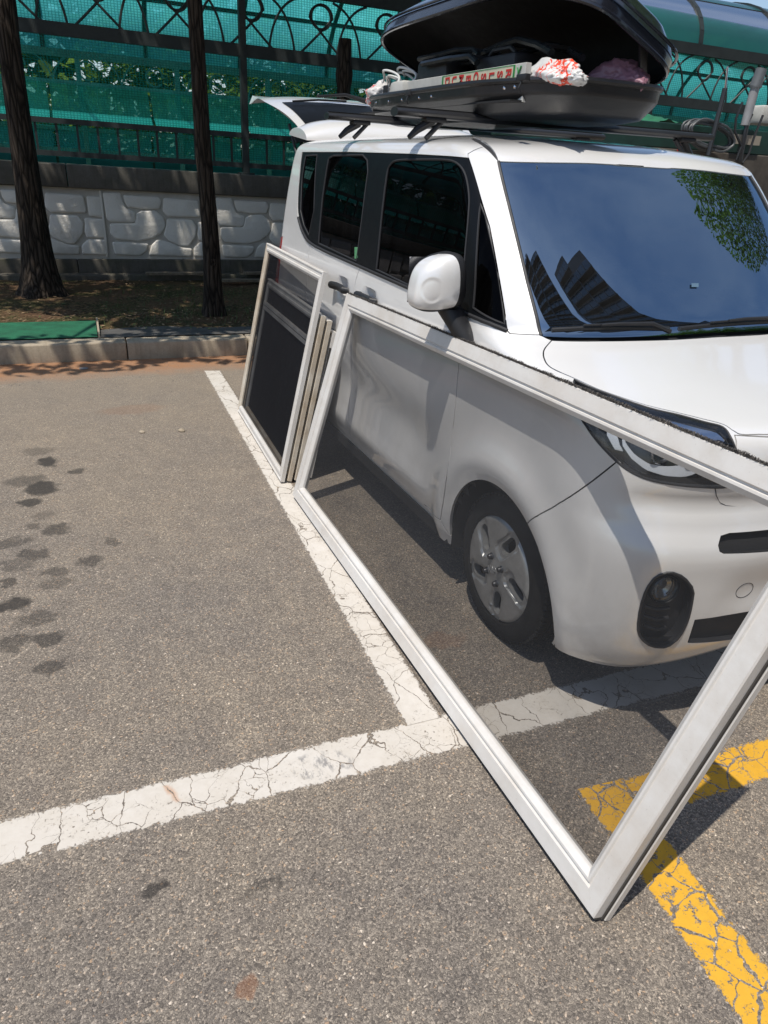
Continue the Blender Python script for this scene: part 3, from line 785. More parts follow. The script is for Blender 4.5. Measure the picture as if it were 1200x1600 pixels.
# cabin
mb = MB(); mb.grid(lambda u, v: Vector((.10+u*1.395, .72+v*.42, .98+.05*sin(v*pi*.9)-.04*sin(u*pi)*0)), 8, 8); mb.box((.10, 1.12, .70), (1.495, 1.16, 1.00)); mb.build('dashboard', M['interior'], VAN, True)
for sx in (.42, 1.17):
    st_ = empty('front_seat', (sx, 1.75, .3)); st_.parent = VAN; st_.matrix_parent_inverse = wm(VAN).inverted()
    mb = MB(); mb.box((sx-.25, 1.45, .45), (sx+.25, 1.95, .62), bev=.05); mb.build('seat', M['interior'], st_, True)
    mb = MB(); mb.box((-.24, -.06, 0), (.24, .06, .62), Matrix.Translation((sx, 1.98, .58)) @ Matrix.Rotation(radians(-14), 4, 'X'), bev=.05); mb.build('backrest', M['interior'], st_, True)
    mb = MB(); mb.box((sx-.13, 2.10, 1.22), (sx+.13, 2.19, 1.40), bev=.035); mb.build('headrest', M['interior'], st_, True)
mb = MB(); mb.box((.2, 2.85, .45), (1.4, 3.0, 1.15), bev=.05); mb.build('rear_seat', M['interior'], VAN, True)
c_ = Vector((1.17, 1.36, .98)); e1 = Vector((1, 0, 0)); e2 = Vector((0, .42, .9)).normalized(); mb = MB()
mb.tube([c_+.185*(cos(q*pi/18)*e1+sin(q*pi/18)*e2) for q in range(36)], .016, 8, closed=True); mb.bar(c_-e1*.18, c_+e1*.18, .05, .02); mb.box(c_-Vector((.06, .03, .05)), c_+Vector((.06, .03, .05)), bev=.02)
mb.build('steering_wheel', M['grey_trim'], VAN, True)
gr = [pxv(x, y, x=.16) for x, y in ((742, 408), (757, 420), (770, 444), (776, 462), (774, 478), (770, 480))]
mb = MB(); mb.tube(gr, [.004, .010, .014, .016, .014, .008], 8); mb.build('grab_handle', M['grey_trim'], VAN, True)
mb = MB(); mb.box((.20, 3.3, .2), (1.4, 3.32, .5)); mb.build('load_sill', M['inner'], VAN)
# wipers
def on_px(px, py, off): return on(*st((px, py)), off)
for arm, blade in (([(1043, 526), (1008, 516), (955, 515), (930, 517)], [(860, 525), (905, 520), (950, 519), (1000, 521), (1040, 524)]), ([(1240, 512), (1190, 506), (1150, 507), (1125, 511)], [(1056, 524), (1100, 517), (1150, 512), (1200, 509), (1240, 507)])):
    mb = MB(); mb.tube([on_px(x, y, .042 if i else .02) for i, (x, y) in enumerate(arm)], [.009, .008, .006, .005], 6); wp = mb.build('wiper', M['plastic'], VAN, True)
    mb = MB(); P_ = [on_px(x, y-2, .022) for x, y in blade]; mb.tube(P_, .008, 6); mb.tube([q+Vector((0, -.006, .012)) for q in P_[1:-1]], .004, 6); mb.build('blade', M['plastic'], wp, True)
# door handles over their hollows
for (hy, hz_, dx) in ((2.275, 1.012, 0), (1.93, 1.020, 0)):
    s_, t_ = side(hy, hz_); mb = MB(); P_ = [on(*side(hy+d, hz_-.0), o) for d, o in ((-.098, .004), (-.090, .026), (-.05, .036), (.05, .036), (.082, .030), (.092, .004))]
    v0 = []
    for i, q in enumerate(P_): v0.append(q)
    mb.tube(v0, [.013, .015, .0165, .0165, .0155, .013], 12)
    mb.v = [Vector((v[0], v[1], hz_+(v[2]-hz_)*1.15)) for v in mb.v]
    both_sides('door_handle', mb.mesh('door_handle', True), M['plastic'])
# mirror
def make_mirror():
    C_ = Vector((-.090, 1.085, 1.218)); vs = []; n1, n2 = 36, 26; mb = MB()
    def sh(a, b):
        e = .45; f = lambda c, e: math.copysign(abs(c)**e, c)
        x = f(cos(a), e)*f(cos(b), e); y = f(cos(a), e)*f(sin(b), e); z = f(sin(a), .6)
        X = .092*x*(1-.12*z); Y = .066*y*(1-.20*max(0, -x)); Z = .092*z*(1-.22*max(0, -x)**1.5)+.016*x
        if y < 0:
            r = math.hypot((X+.048)/.034, (Z+.016)/.040); Y += .0035*sm(1.12, .80, r); Y -= .016*(1-x*x)*(1-z*z)
        return C_+Vector((X, Y, Z))
    a0_, b0_, b1_ = radians(-52), radians(158), radians(284)
    mb = MB(); mb.grid(lambda u, v: sh(a0_+(pi/2-a0_)*v, b0_+(b1_-b0_)*u), 80, 60); me = mb.mesh('mirror', True, merge=1e-6, ang=75)
    mb = MB(); mb.grid(lambda u, v: sh(-pi/2+(a0_+pi/2)*v, 2*pi*u), 60, 12); mb.grid(lambda u, v: sh(a0_+(pi/2-a0_)*v, b1_+(b0_+2*pi-b1_)*u), 50, 40)
    ms = both_sides('side_mirror', me, M['paint']); two('mirror_housing', mb.mesh('mirror_housing', True, merge=1e-6, ang=75), M['plastic'], ms)
    mb = MB(); mb.grid(lambda u, v: C_+Vector((-.075+.15*u, .066, -.075+.15*v)), 6, 6); two('mirror_glass', mb.mesh('mirror_glass', True), M['chrome'], ms)
    mb = MB(); a = C_+Vector((.055, .0, -.085)); b = Vector((.010, 1.02, 1.035))
    n = 14; vs = []
    for k in range(6):
        f = k/5; c = a.lerp(b, f); rx, ry = .050-.016*f, .046-.010*f
        for j in range(n): vs.append(c+Vector((rx*cos(2*pi*j/n), ry*sin(2*pi*j/n), .010*cos(2*pi*j/n)*f)))
    mb.add(vs, [(k*n+j, k*n+(j+1) % n, (k+1)*n+(j+1) % n, (k+1)*n+j) for k in range(5) for j in range(n)]+[tuple(range(n)), tuple(range(5*n, 6*n))]); two('mirror_stalk', mb.mesh('mirror_stalk', True, ang=60), M['plastic'], ms)
make_mirror()
# raised tailgate with spoiler, glass and rear wiper
def tailgate():
    TG = empty('tailgate', (CX, 3.43, 1.655)); TG.parent = VAN; TG.matrix_parent_inverse = wm(VAN).inverted()
    A = radians(15.5); O = Vector((CX, 3.44, 1.70)); eL = Vector((0, cos(A), sin(A))); eN = Vector((0, -sin(A), cos(A)))
    TL = .94
    def P(L, X, n): return O+eL*L+eN*n+Vector((X, 0, 0))
    def out(L): return .02+.055*sin(pi*min(max(L/TL, 0), 1))-.05*sm(.70, TL, L)
    def hw(L): return .60+.085*sm(0, .6, L)
    def skin(u, v):
        L = TL*u; X = (2*v-1); e = abs(X)**3.5; return P(L, X*hw(L), out(L)-.035*e*(.5+.5*sm(.2, .6, L)))
    mb = MB(); mb.grid(skin, 28, 32); mb.grid(lambda u, v: P(TL*u, (2*v-1)*(hw(TL*u)-.02), -.012+.045*sin(pi*u)), 20, 24)
    for v in (0, 1):
        mb.grid(lambda u, q, v=v: skin(u, v).lerp(P(TL*u, (2*v-1)*(hw(TL*u)-.02), -.012+.045*sin(pi*u)), q), 28, 2)
    mb.grid(lambda u, q: skin(1, u).lerp(P(TL, (2*u-1)*(hw(TL)-.02), -.012), q), 28, 2)
    mb.build('tailgate_panel', M['paint'], TG, True, merge=1e-4, ang=40)
    def on_skin(L, X, o):
        q = skin(L/TL, .5+.5*X/hw(L)); return q+eN*o
    mb = MB(); mb.grid(lambda u, v: on_skin(.05+.44*u, (2*v-1)*(.545+.05*u), .004), 14, 24); mb.build('rear_window', M['gloss_black'], TG, True)
    mb = MB(); mb.grid(lambda u, v: P(TL*(.05+.9*u), (2*v-1)*(.57+.05*u), -.018+.045*sin(pi*(.05+.9*u))), 10, 14); mb.build('inner_trim', M['grey_trim'], TG, True)
    mb = MB(); mb.grid(lambda u, v: on_skin(TL-.075+.07*u, (2*v-1)*.22, .004), 4, 12); mb.build('handle_recess', M['board_beige'], TG, True)
    def sp(u, v):
        a = pi*u; X = (2*v-1); e = 1-abs(X)**5*.55
        return O+Vector((X*.625, -.02-.17*cos(a)*1.0+.05, -.03+.115*sin(a)*e+.03*u))
    mb = MB(); mb.grid(sp, 20, 28)
    for v in (0, 1): mb.add([sp(i/20, v) for i in range(21)], [tuple(range(21))])
    mb.build('spoiler', M['paint'], TG, True, ang=50)
    mb = MB(); mb.tube([on_skin(.54, -.0, .02), on_skin(.56, -.15, .045), on_skin(.50, -.36, .035)], [.016, .010, .007], 8); mb.tube([on_skin(.50, -.16, .018), on_skin(.47, -.36, .022), on_skin(.44, -.54, .018)], .006, 6); mb.build('rear_wiper', M['plastic'], TG, True)
    for sx in (-.60, .60):
        mb = MB(); mb.tube([Vector((CX+sx*.98, 3.38, 1.35)), P(.42, sx*.93, -.05)], .010, 8); mb.tube([P(.2, sx*.95, -.10), P(.42, sx*.93, -.05)], .006, 8); mb.build('gas_strut', M['plastic'], TG, True)
tailgate()

# ================================================================ ground, lines, kerb
def asphalt_nodes(n, tone=1.0):
    p = n.pos(); pw = n.new('VectorMath', operation='ADD'); n.put(pw, 0, p)
    wn = n.new('TexNoise'); n.put(wn, 'Scale', 60); n.put(wn, 'Vector', p); sc = n.new('VectorMath', operation='SCALE'); n.put(sc, 0, wn.outputs[1]); sc.inputs['Scale'].default_value = .012
    n.put(pw, 1, sc.outputs[0]); q = pw.outputs[0]
    v1 = n.new('TexVoronoi'); n.put(v1, 'Scale', 215); n.put(v1, 'Vector', q)
    v2 = n.new('TexVoronoi'); n.put(v2, 'Scale', 420); n.put(v2, 'Vector', q)
    e1 = n.vor(215, 'DISTANCE_TO_EDGE', q)
    r1 = n._sep(v1.outputs['Color']); r2 = n._sep(v2.outputs['Color'])
    c1 = n.ramp(r1[0], [(0, (.065, .062, .060)), (.14, (.10, .095, .09)), (.42, (.150, .141, .131)), (.70, (.195, .183, .168)), (.90, (.255, .238, .215)), (.97, (.25, .19, .14)), (1, (.42, .40, .37))])
    c2 = n.ramp(r2[0], [(0, (.065, .062, .06)), (.5, (.128, .121, .113)), (.9, (.19, .178, .162)), (1, (.30, .28, .25))])
    sel = n.ramp(r1[1], [(.40, 0), (.46, 1)])
    c = n.mix(sel, c2, c1)
    c = n.mix(1, c, (1.68, 1.54, 1.40), 'MULTIPLY')
    edge = n.ramp(e1, [(.0, .38), (.10, 1)])
    c = n.mix(1, c, n.mix(sel, (.86, .86, .86), edge), 'MULTIPLY')
    big = n.noise(1.1, 6, .62, p); mid = n.noise(9, 5, .6, p)
    c = n.mix(1, c, n.ramp(big, [(.3, (.86, .87, .90)), (.7, (1.14, 1.10, 1.03))]), 'MULTIPLY')
    c = n.mix(1, c, n.ramp(mid, [(.3, (.86, .86, .87)), (.72, (1.1, 1.1, 1.08))]), 'MULTIPLY')
    # dust that gathers between stones, heavier towards the kerb
    y = n._sep(p)[1]
    du = n.math('MULTIPLY', n.ramp(n.math('MULTIPLY', y, .2), [(.0, .0), (.30, .06), (.62, .30), (.92, .62), (1, .75)]), n.ramp(n.noise(2.3, 6, .65, p), [(.3, .45), (.65, 1)]))
    c = n.mix(du, c, (.265, .215, .16))
    k = n.math('MULTIPLY', n.ramp(n.math('MULTIPLY_ADD', n.noise(3.0, 5, .65, p), .32, n.math('MULTIPLY_ADD', y, 1, -4.66)), [(.08, 0), (.34, .95)]), n.ramp(n.noise(12, 4, .6, p), [(.25, .6), (.5, 1)]))
    c = n.mix(k, c, (.34, .175, .09))
    h = n.math('ADD', n.math('MULTIPLY', e1, 1.4, clamp=True), n.math('MULTIPLY', r1[2], .30))
    h = n.math('ADD', h, n.math('MULTIPLY', r2[1], .25))
    return c, h, p, n.math('SUBTRACT', 1, n.math('MULTIPLY', k, .8))
def blobs(n, p, L, sharp=1.0):
    """soft-edged stains at given spots: (x, y, rx, ry, strength)"""
    wn = n.new('TexNoise'); n.put(wn, 'Scale', 16); n.put(wn, 'Detail', 5); n.put(wn, 'Vector', p)
    ss = n._sep(wn.outputs[1]); s0 = n._sep(p); X = n.math('MULTIPLY_ADD', ss[0], .12, s0[0]); Y = n.math('MULTIPLY_ADD', ss[1], .12, s0[1]); tot = None
    for (x, y, rx, ry, k) in L:
        dx = n.math('MULTIPLY', n.math('SUBTRACT', X, x+.06), 1/rx); dy = n.math('MULTIPLY', n.math('SUBTRACT', Y, y+.06), 1/ry)
        d = n.math('ADD', n.math('MULTIPLY', dx, dx), n.math('MULTIPLY', dy, dy)); g = n.math('MULTIPLY', n.math('MULTIPLY_ADD', d, -1.9*sharp, 1.8*sharp, clamp=True), k)
        tot = g if tot is None else n.math('MAXIMUM', tot, g)
    return tot
STAINS = []
for (px, py, rx, ry, k) in ((74, 722, 12, 7, 1), (66, 762, 22, 9, 1), (45, 786, 15, 6, .95), (40, 752, 30, 8, .6), (88, 826, 16, 7, .75), (52, 822, 12, 5, .6), (140, 876, 16, 6, .7), (86, 895, 18, 6, .6), (50, 868, 22, 6, .7), (15, 850, 30, 6, .6), (20, 945, 24, 9, 1), (88, 911, 22, 6, .5), (60, 968, 30, 8, .6), (75, 998, 22, 8, .8), (20, 1005, 24, 12, .7), (80, 1042, 17, 9, .75), (60, 705, 20, 5, .45), (117, 738, 7, 3, .8), (240, 1388, 10, 7, .9), (408, 1392, 14, 9, .55), (173, 847, 6, 3, .6), (65, 805, 16, 5, .35), (14, 912, 7, 4, .8), (30, 880, 24, 10, .45)):
    c_ = gp(px, py); a = gp(px+rx, py); b = gp(px, py+ry); STAINS.append((c_.x, c_.y, abs(a.x-c_.x)*1.15+.016, abs(b.y-c_.y)*1.15+.016, k))
RUST = [(gp(270, 1240).x, gp(270, 1240).y, .03, .05, .7), (gp(385, 1548).x, gp(385, 1548).y, .035, .03, .6), (gp(690, 1000).x, gp(690, 1000).y, .10, .06, .3), (gp(205, 640).x, gp(205, 640).y, .25, .12, .25)]
m, n = newmat('asphalt'); c, h, p, w_ = asphalt_nodes(n)
s1 = blobs(n, p, STAINS); c = n.mix(n.math('MULTIPLY', s1, .80), c, (.018, .016, .015)); c = n.mix(n.math('MULTIPLY', blobs(n, p, RUST), .7), c, (.25, .10, .04))
n.set(color=c, rough=n.math('SUBTRACT', .92, n.math('MULTIPLY', s1, .25)), spec=.35); n.bump(h, .55, .0035); M['asphalt'] = m
g = 200
mb = MB(); mb.add([(-g, -g, 0), (g, -g, 0), (g, g, 0), (-g, g, 0)], [(0, 1, 2, 3)])
tag(mb.build('asphalt_ground', M['asphalt']), kind='structure')

def paint_mat(name, col, wear, crk, edge):
    m, n = newmat(name); c, h, p, w_ = asphalt_nodes(n); uv = n._sep(n.uv())
    v = uv[1]; d = n.math('MULTIPLY', n.math('MINIMUM', v, n.math('SUBTRACT', 1, v)), 1)   # metres from the edge are baked as v*width
    nf = n.noise(120, 4, .7, p); nb = n.noise(6, 5, .6, p); nm = n.noise(28, 4, .7, p)
    em = n.ramp(n.math('SUBTRACT', d, n.math('MULTIPLY', n.math('SUBTRACT', n.math('ADD', n.math('MULTIPLY', nf, .6), n.math('MULTIPLY', nm, .6)), .42), edge)), [(.0, 0), (.03, 1)])
    q = n.new('VectorMath', operation='ADD'); wn = n.new('TexNoise'); n.put(wn, 'Scale', 9); n.put(wn, 'Detail', 5); n.put(wn, 'Vector', p); sc = n.new('VectorMath', operation='SCALE'); n.put(sc, 0, wn.outputs[1]); sc.inputs['Scale'].default_value = .09; n.put(q, 0, p); n.put(q, 1, sc.outputs[0])
    st_ = n.map(q.outputs[0], (1.0, .55, 1)) if crk > 0 else q.outputs[0]
    e = n.vor(abs(crk), 'DISTANCE_TO_EDGE', st_)
    wd = n.math('MULTIPLY', n.ramp(n.noise(7, 4, .6, p), [(.38, .15), (.75, 1.0)]), .020 if wear < .5 else .055)
    cm = n.math('GREATER_THAN', e, wd)
    e2 = n.vor(abs(crk)*2.3, 'DISTANCE_TO_EDGE', q.outputs[0]); cm2 = n.math('GREATER_THAN', e2, n.math('MULTIPLY', n.ramp(n.noise(3.3, 4, .6, p), [(.5, 0), (.8, 1.0)]), .05))
    fl = n.ramp(n.noise(95, 4, .75, p), [(.36, 0), (.40, 1)]); flz = n.ramp(nb, [(.5-.12*wear, 1.0), (.62, 0.0 if wear > .2 else .6)])
    fl = n.math('MAXIMUM', fl, flz)
    wr = n.math('GREATER_THAN', n.math('ADD', n.noise(38, 5, .75, p), n.math('MULTIPLY', n.noise(5, 3, .6, p), .5)), .42+.22*wear)
    a = n.math('MULTIPLY', n.math('MULTIPLY', em, cm), n.math('MULTIPLY', n.math('MULTIPLY', cm2, fl), wr))
    pc = n.mix(n.ramp(n.noise(3, 6, .65, p), [(.3, 0), (.75, .55)]), col, (col[0]*.80, col[1]*.75, col[2]*.66))
    pc = n.mix(n.ramp(n.noise(26, 5, .7, p), [(.4, 0), (.8, .35)]), pc, (col[0]*.66, col[1]*.62, col[2]*.55))
    s1 = blobs(n, p, [(gp(500, 1197).x, gp(500, 1197).y, .12, .05, .8)]); scr = n.math('MULTIPLY', s1, n.ramp(n.noise(45, 4, .7, n.map(p, (1, .4, 1))), [(.48, 0), (.6, .8)]))
    pc = n.mix(scr, pc, (.12, .12, .13)); pc = n.mix(n.math('MULTIPLY', blobs(n, p, RUST[:1]), n.ramp(e, [(.0, .9), (.09, 0)])), pc, (.45, .18, .05))
    n.set(color=n.mix(a, c, pc), rough=.8, spec=.35); n.bump(n.mix(a, n.math('MULTIPLY', h, .6), n.math('MULTIPLY_ADD', n.noise(140, 3, .6, p), .25, .85)), .5, .003)
    return m
M['white_line'] = paint_mat('white_road_paint', (.62, .58, .53), .25, 7.0, .40)
M['yellow_line'] = paint_mat('yellow_road_paint', (.70, .385, .035), .95, -9.5, .42)
def sheet(name, quad, mat, z):
    """painted band: quad = a, b along one edge, c, d along the other; v in metres across"""
    a, b, c, d = [Vector((q[0], q[1], 0)) for q in quad]; wd = ((a-d).length+(b-c).length)/2; L = (a-b).length; k = max(2, int(L/.2))
    me = bpy.data.meshes.new(name); vs = []; fs = []
    for i in range(k+1):
        f = i/k; p0 = a.lerp(b, f); p1 = d.lerp(c, f)
        for v, zz in ((0, -.0006), (.04, z), (.96, z), (1, -.0006)): vs.append(p0.lerp(p1, v)+Vector((0, 0, zz)))
    fs = [(4*i+j, 4*i+4+j, 4*i+5+j, 4*i+1+j) for i in range(k) for j in range(3)]; me.from_pydata(vs, [], fs); uvl = me.uv_layers.new(name='UVMap')
    for p in me.polygons:
        for li in p.loop_indices:
            vi = me.loops[li].vertex_index; uvl.data[li].uv = ((vi//4)/k*L, (0, .04, .96, 1)[vi % 4])
    # v: 0..1 scaled so that a unit is the band width; rescale to metres
    for l in uvl.data: l.uv[1] = l.uv[1]
    o = link(name, me, mat); tag(o, kind='structure'); return o
lx = lambda a: (a.x, a.y)
A, B = gp(318, 580), gp(345, 580); Cn, Do = gp(628, 1126), gp(725, 1172)
tA, tB = gp(0, 1280), gp(0, 1358); dv = (Cn-tA).normalized()
e_l = 2.3
sheet('side_stall_line', [(A.x-.005, A.y), (-.471, .355), (-.337, .350), (B.x+.005, B.y)], M['white_line'], .0040)
def alongx(p, q, x): f = (x-p.x)/(q.x-p.x); return (x, p.y+(q.y-p.y)*f)
U1, U2 = gp(0, 1279), gp(628, 1128); L1, L2 = gp(0, 1359), gp(725, 1173)
sheet('front_stall_line', [alongx(U1, U2, -5.5), alongx(U1, U2, 7.0), alongx(L1, L2, 7.0), alongx(L1, L2, -5.5)], M['white_line'], .0022)
for dx in (-2.42, 2.42, 4.84):
    sheet('side_stall_line', [(A.x+dx, A.y-.048*dx), (-.470+dx, .355-.04*dx), (-.336+dx, .350-.04*dx), (B.x+dx, B.y-.048*dx)], M['white_line'], .0040)
Y1, Y2 = gp(896, 1236), gp(1200, 1148); Y3, Y4 = gp(1000, 1290), gp(1200, 1229)
sheet('yellow_line', [lx(Y1), alongx(Y1, Y2, 5.5), (5.5, alongx(Y1, Y2, 5.5)[1]-.155), (Y1.x, Y1.y-.155)], M['yellow_line'], .0022)
Z1, Z2 = gp(896, 1236), gp(1150, 1600); Z4 = gp(1200, 1500); Z3 = gp(1045, 1310)
dz = (Z2-Z1).normalized(); pz = Vector((dz.y, -dz.x, 0)) if Vector((dz.y, -dz.x, 0)).x > 0 else Vector((-dz.y, dz.x, 0))
E_ = Z1+dz*3.2
sheet('yellow_line', [lx(Z1), lx(E_), lx(E_+pz*.165), lx(Z1+pz*.165)], M['yellow_line'], .0040)

# fine loose grit on the tarmac
mb = MB(); R_ = random.Random(3)
for i in range(520):
    u = R_.random(); x = -2.0+3.2*R_.random(); y = -1.2+R_.random()**1.3*5.6 if u > .35 else 4.3+.8*R_.random()
    if i % 3 == 0: x, y = R_.uniform(-2.6, 1.2), R_.uniform(4.55, 5.05)
    r = R_.uniform(.002, .0055); a = R_.random()*6; vs = []
    for k in range(5): q = a+k*1.2566; vs.append((x+r*cos(q)*R_.uniform(.7, 1.2), y+r*sin(q)*R_.uniform(.7, 1.2), .0))
    vs += [(x+(v[0]-x)*.6, y+(v[1]-y)*.6, r*.8) for v in vs]
    mb.add(vs, [(k, (k+1) % 5, 5+(k+1) % 5, 5+k) for k in range(5)]+[(5, 6, 7, 8, 9)])
M['grit'] = simple('loose_grit', (.24, .215, .19), .9, var=.6, vs=40)
tag(mb.build('loose_grit', M['grit']), kind='stuff')

# kerb
def conc(name, col, stain=.5, moss=.0, sc=6):
    m, n = newmat(name); p = n.pos(); c = n.mix(n.ramp(n.noise(sc, 6, .65, p), [(.3, 0), (.72, stain)]), col, (col[0]*.52, col[1]*.48, col[2]*.42))
    c = n.mix(n.ramp(n.noise(70, 4, .7, p), [(.35, .35), (.6, 0)]), c, (col[0]*.5, col[1]*.5, col[2]*.48))
    dr = n.ramp(n.noise(5, 5, .6, n.map(p, (6, 1, .5))), [(.5, 0), (.75, .45)]); c = n.mix(dr, c, (col[0]*.4, col[1]*.37, col[2]*.33))
    if moss: c = n.mix(n.math('MULTIPLY', n.ramp(n.noise(2.5, 6, .7, p), [(.48, 0), (.66, 1)]), moss), c, (.05, .055, .025))
    n.set(color=c, rough=.9, spec=.3); n.bump(n.noise(110, 5, .7, p), .35, .006); return m
M['kerb'] = conc('kerb_concrete', (.45, .38, .29), .6); M['coping'] = conc('dark_coping', (.135, .125, .11), .6, .2); M['base'] = conc('wall_base', (.115, .105, .088), .6, .5)
K = empty('kerb', row(0, 5.16), SY); tag(K, kind='structure')
TB = lambda x, Y, z: Vector(row(x, Y, z))
RM = Matrix.Rotation(SY, 4, 'Z')
x = -6.4; i = 0
seams = [gp(165, 540).x, 1.2]
x = -7.02
while x < 14:
    mb = MB(); mb.box((x+.004, 5.075+R_.uniform(-.003, .003), -.06), (x+.996, 5.27, .142+R_.uniform(-.003, .003)), RM, bev=.012); mb.build('kerb_stone', M['kerb'], K, True, ang=60); x += 1.0
# planting strip
def soil():
    m, n = newmat('leaf_litter_soil'); p = n.pos(); v = n.new('TexVoronoi'); n.put(v, 'Scale', 48); n.put(v, 'Vector', n.map(p, (1, 1, 1), rot=(0, 0, .4))); r = n._sep(v.outputs['Color'])
    c = n.ramp(r[0], [(0, (.028, .017, .010)), (.4, (.075, .045, .025)), (.7, (.14, .085, .045)), (.93, (.20, .125, .065)), (1, (.055, .075, .02))])
    c = n.mix(n.ramp(n.noise(1.6, 6, .7, p), [(.42, 0), (.62, .85)]), c, (.045, .055, .016)); c = n.mix(n.ramp(n.noise(2.4, 5, .6, n.map(p, loc=(5, 2, 1))), [(.45, 0), (.65, .8)]), c, (.13, .07, .04))
    n.set(color=c, rough=.95, spec=.2); n.bump(n.math('ADD', r[1], n.noise(60, 4, .7, p)), .8, .02); return m
M['soil'] = soil()
def soil_h(x, Y):
    return .118+.035*noise.noise(Vector((x*1.1, Y*1.4, 0)))*sm(5.3, 5.9, Y)+.01*noise.noise(Vector((x*7, Y*7, 3)))+.05*sm(6.2, 7.6, Y)
mb = MB(); mb.grid(lambda u, v: row(-8+20*u, 5.262+3.3*v, soil_h(-8+20*u, 5.262+3.3*v)), 160, 40); tag(mb.build('planting_bed', M['soil'], None, True), kind='structure')
M['patch'] = simple('grey_tar_patch', (.085, .08, .075), .9, var=.4, vs=6, bump=.5, bs=90)
mb = MB(); a = at(95, 531, 5.32); ox = -1.25
mb.grid(lambda u, v: row(ox+.02+1.85*u, 5.275+(.34+.08*sin(7*u)+.1*u)*v, .146-.012*v+.004*noise.noise(Vector((u*14, v*5, 0)))), 40, 8); tag(mb.build('paved_strip', M['patch'], None, True), kind='structure')
# leaf litter and small weeds
mb = MB()
for i in range(5200):
    x, Y = R_.uniform(-3.2, 4.5), R_.uniform(5.3, 8.3); 
    if R_.random() < .5: Y = R_.uniform(5.28, 6.6)
    z = soil_h(x, Y)+R_.uniform(.003, .02); r = R_.uniform(.008, .026); a = R_.random()*6.3; t = R_.uniform(-.6, .6); c = row(x, Y, z)
    if -3 < x < -1.22 and Y < 6.05: continue
    e1 = Vector((cos(a), sin(a), t*.5)); e2 = Vector((-sin(a), cos(a), R_.uniform(-.4, .4))); mb.m = R_.choice((0, 0, 0, 1, 1, 2))
    mb.add([c-e1*r, c+e2*r*.4, c+e1*r, c-e2*r*.4], [(0, 1, 2, 3)])
lit = [simple('dry_leaf_brown', (.16, .095, .05), .8), simple('dry_leaf_tan', (.30, .20, .11), .8), simple('pale_weed_green', (.07, .10, .025), .7)]
tag(mb.build('leaf_litter', lit), kind='stuff')
mb = MB()
for i in range(900):
    x = R_.gauss(-.6 if i % 2 else 1.2, .8); Y = R_.uniform(5.8, 7.4); c = row(x, Y, soil_h(x, Y)); a = R_.random()*6.3; l = R_.uniform(.03, .09); w_ = .003; d = Vector((cos(a)*.5, sin(a)*.5, 1)).normalized()*l; s_ = Vector((-sin(a), cos(a), 0))*w_
    if x < -1.2: continue
    mb.add([c-s_, c+s_, c+d*.7+s_, c+d+Vector((0, 0, -.004))], [(0, 1, 2, 3)])
tag(mb.build('grass_tufts', lit[2]), kind='stuff')
# green rubber mat
M['mat_green'] = simple('green_mat', (.010, .12, .055), .8, var=.4, vs=9, bump=.3, bs=150)
mb = MB(); x1 = -1.235; 
mb.box((-3.3, 5.30, .1435), (x1, 5.97, .1485), RM, bev=.004)
mm = mb.build('ground_mat', M['mat_green']); tag(mm, 'flat green mat lying behind the kerb at the left', 'mat')
mb = MB(); mb.box((x1+.004, 5.30, .13), (x1+.020, 5.99, .172), RM); tag(mb.build('edging_strip', M['kerb']), 'thin pale edging strip along the right side of the green mat', 'edging')

# ================================================================ stone-faced wall
M['stone'] = None
m, n = newmat('white_painted_stone'); p = n.pos(); z = n._sep(p)[2]
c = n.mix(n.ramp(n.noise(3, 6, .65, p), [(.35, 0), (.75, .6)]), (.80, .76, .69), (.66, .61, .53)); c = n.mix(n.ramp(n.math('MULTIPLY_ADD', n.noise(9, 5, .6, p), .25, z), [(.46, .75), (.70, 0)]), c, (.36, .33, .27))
n.set(color=c, rough=.85, spec=.3); n.bump(n.math('ADD', n.noise(48, 6, .75, p), n.math('MULTIPLY', n.noise(14, 3, .5, p), .6)), .55, .015); M['stone'] = m
m, n = newmat('wall_mortar'); p = n.pos(); n.set(color=n.mix(n.noise(6, 5, .6, p), (.56, .52, .46), (.38, .35, .30)), rough=.9); n.bump(n.noise(60, 4, .6, p), .4, .01); M['mortar'] = m
WALL = empty('stone_faced_wall', row(0, 8.4), SY); tag(WALL, 'low wall faced with white embossed stones under a dark coping, behind the trees', 'wall')
WY = 8.40; XW0, XW1 = -7.35, 15.2
mb = MB(); mb.box((XW0, WY, .05), (XW1, WY+.28, 1.15), RM); mb.build('wall_core', M['mortar'], WALL)
tilt = -.013
def zt(x, z): return z+tilt*(x+.3)
def slab(mb, x0, x1, y0, y1, z0, z1, bev=.01):
    mb2 = MB(); mb2.box((x0, y0, z0), (x1, y1, z1), None, bev); mb.add([RM @ Vector((v[0], v[1], zt(v[0], v[2]) if z0 > .5 else v[2])) for v in mb2.v], mb2.f)
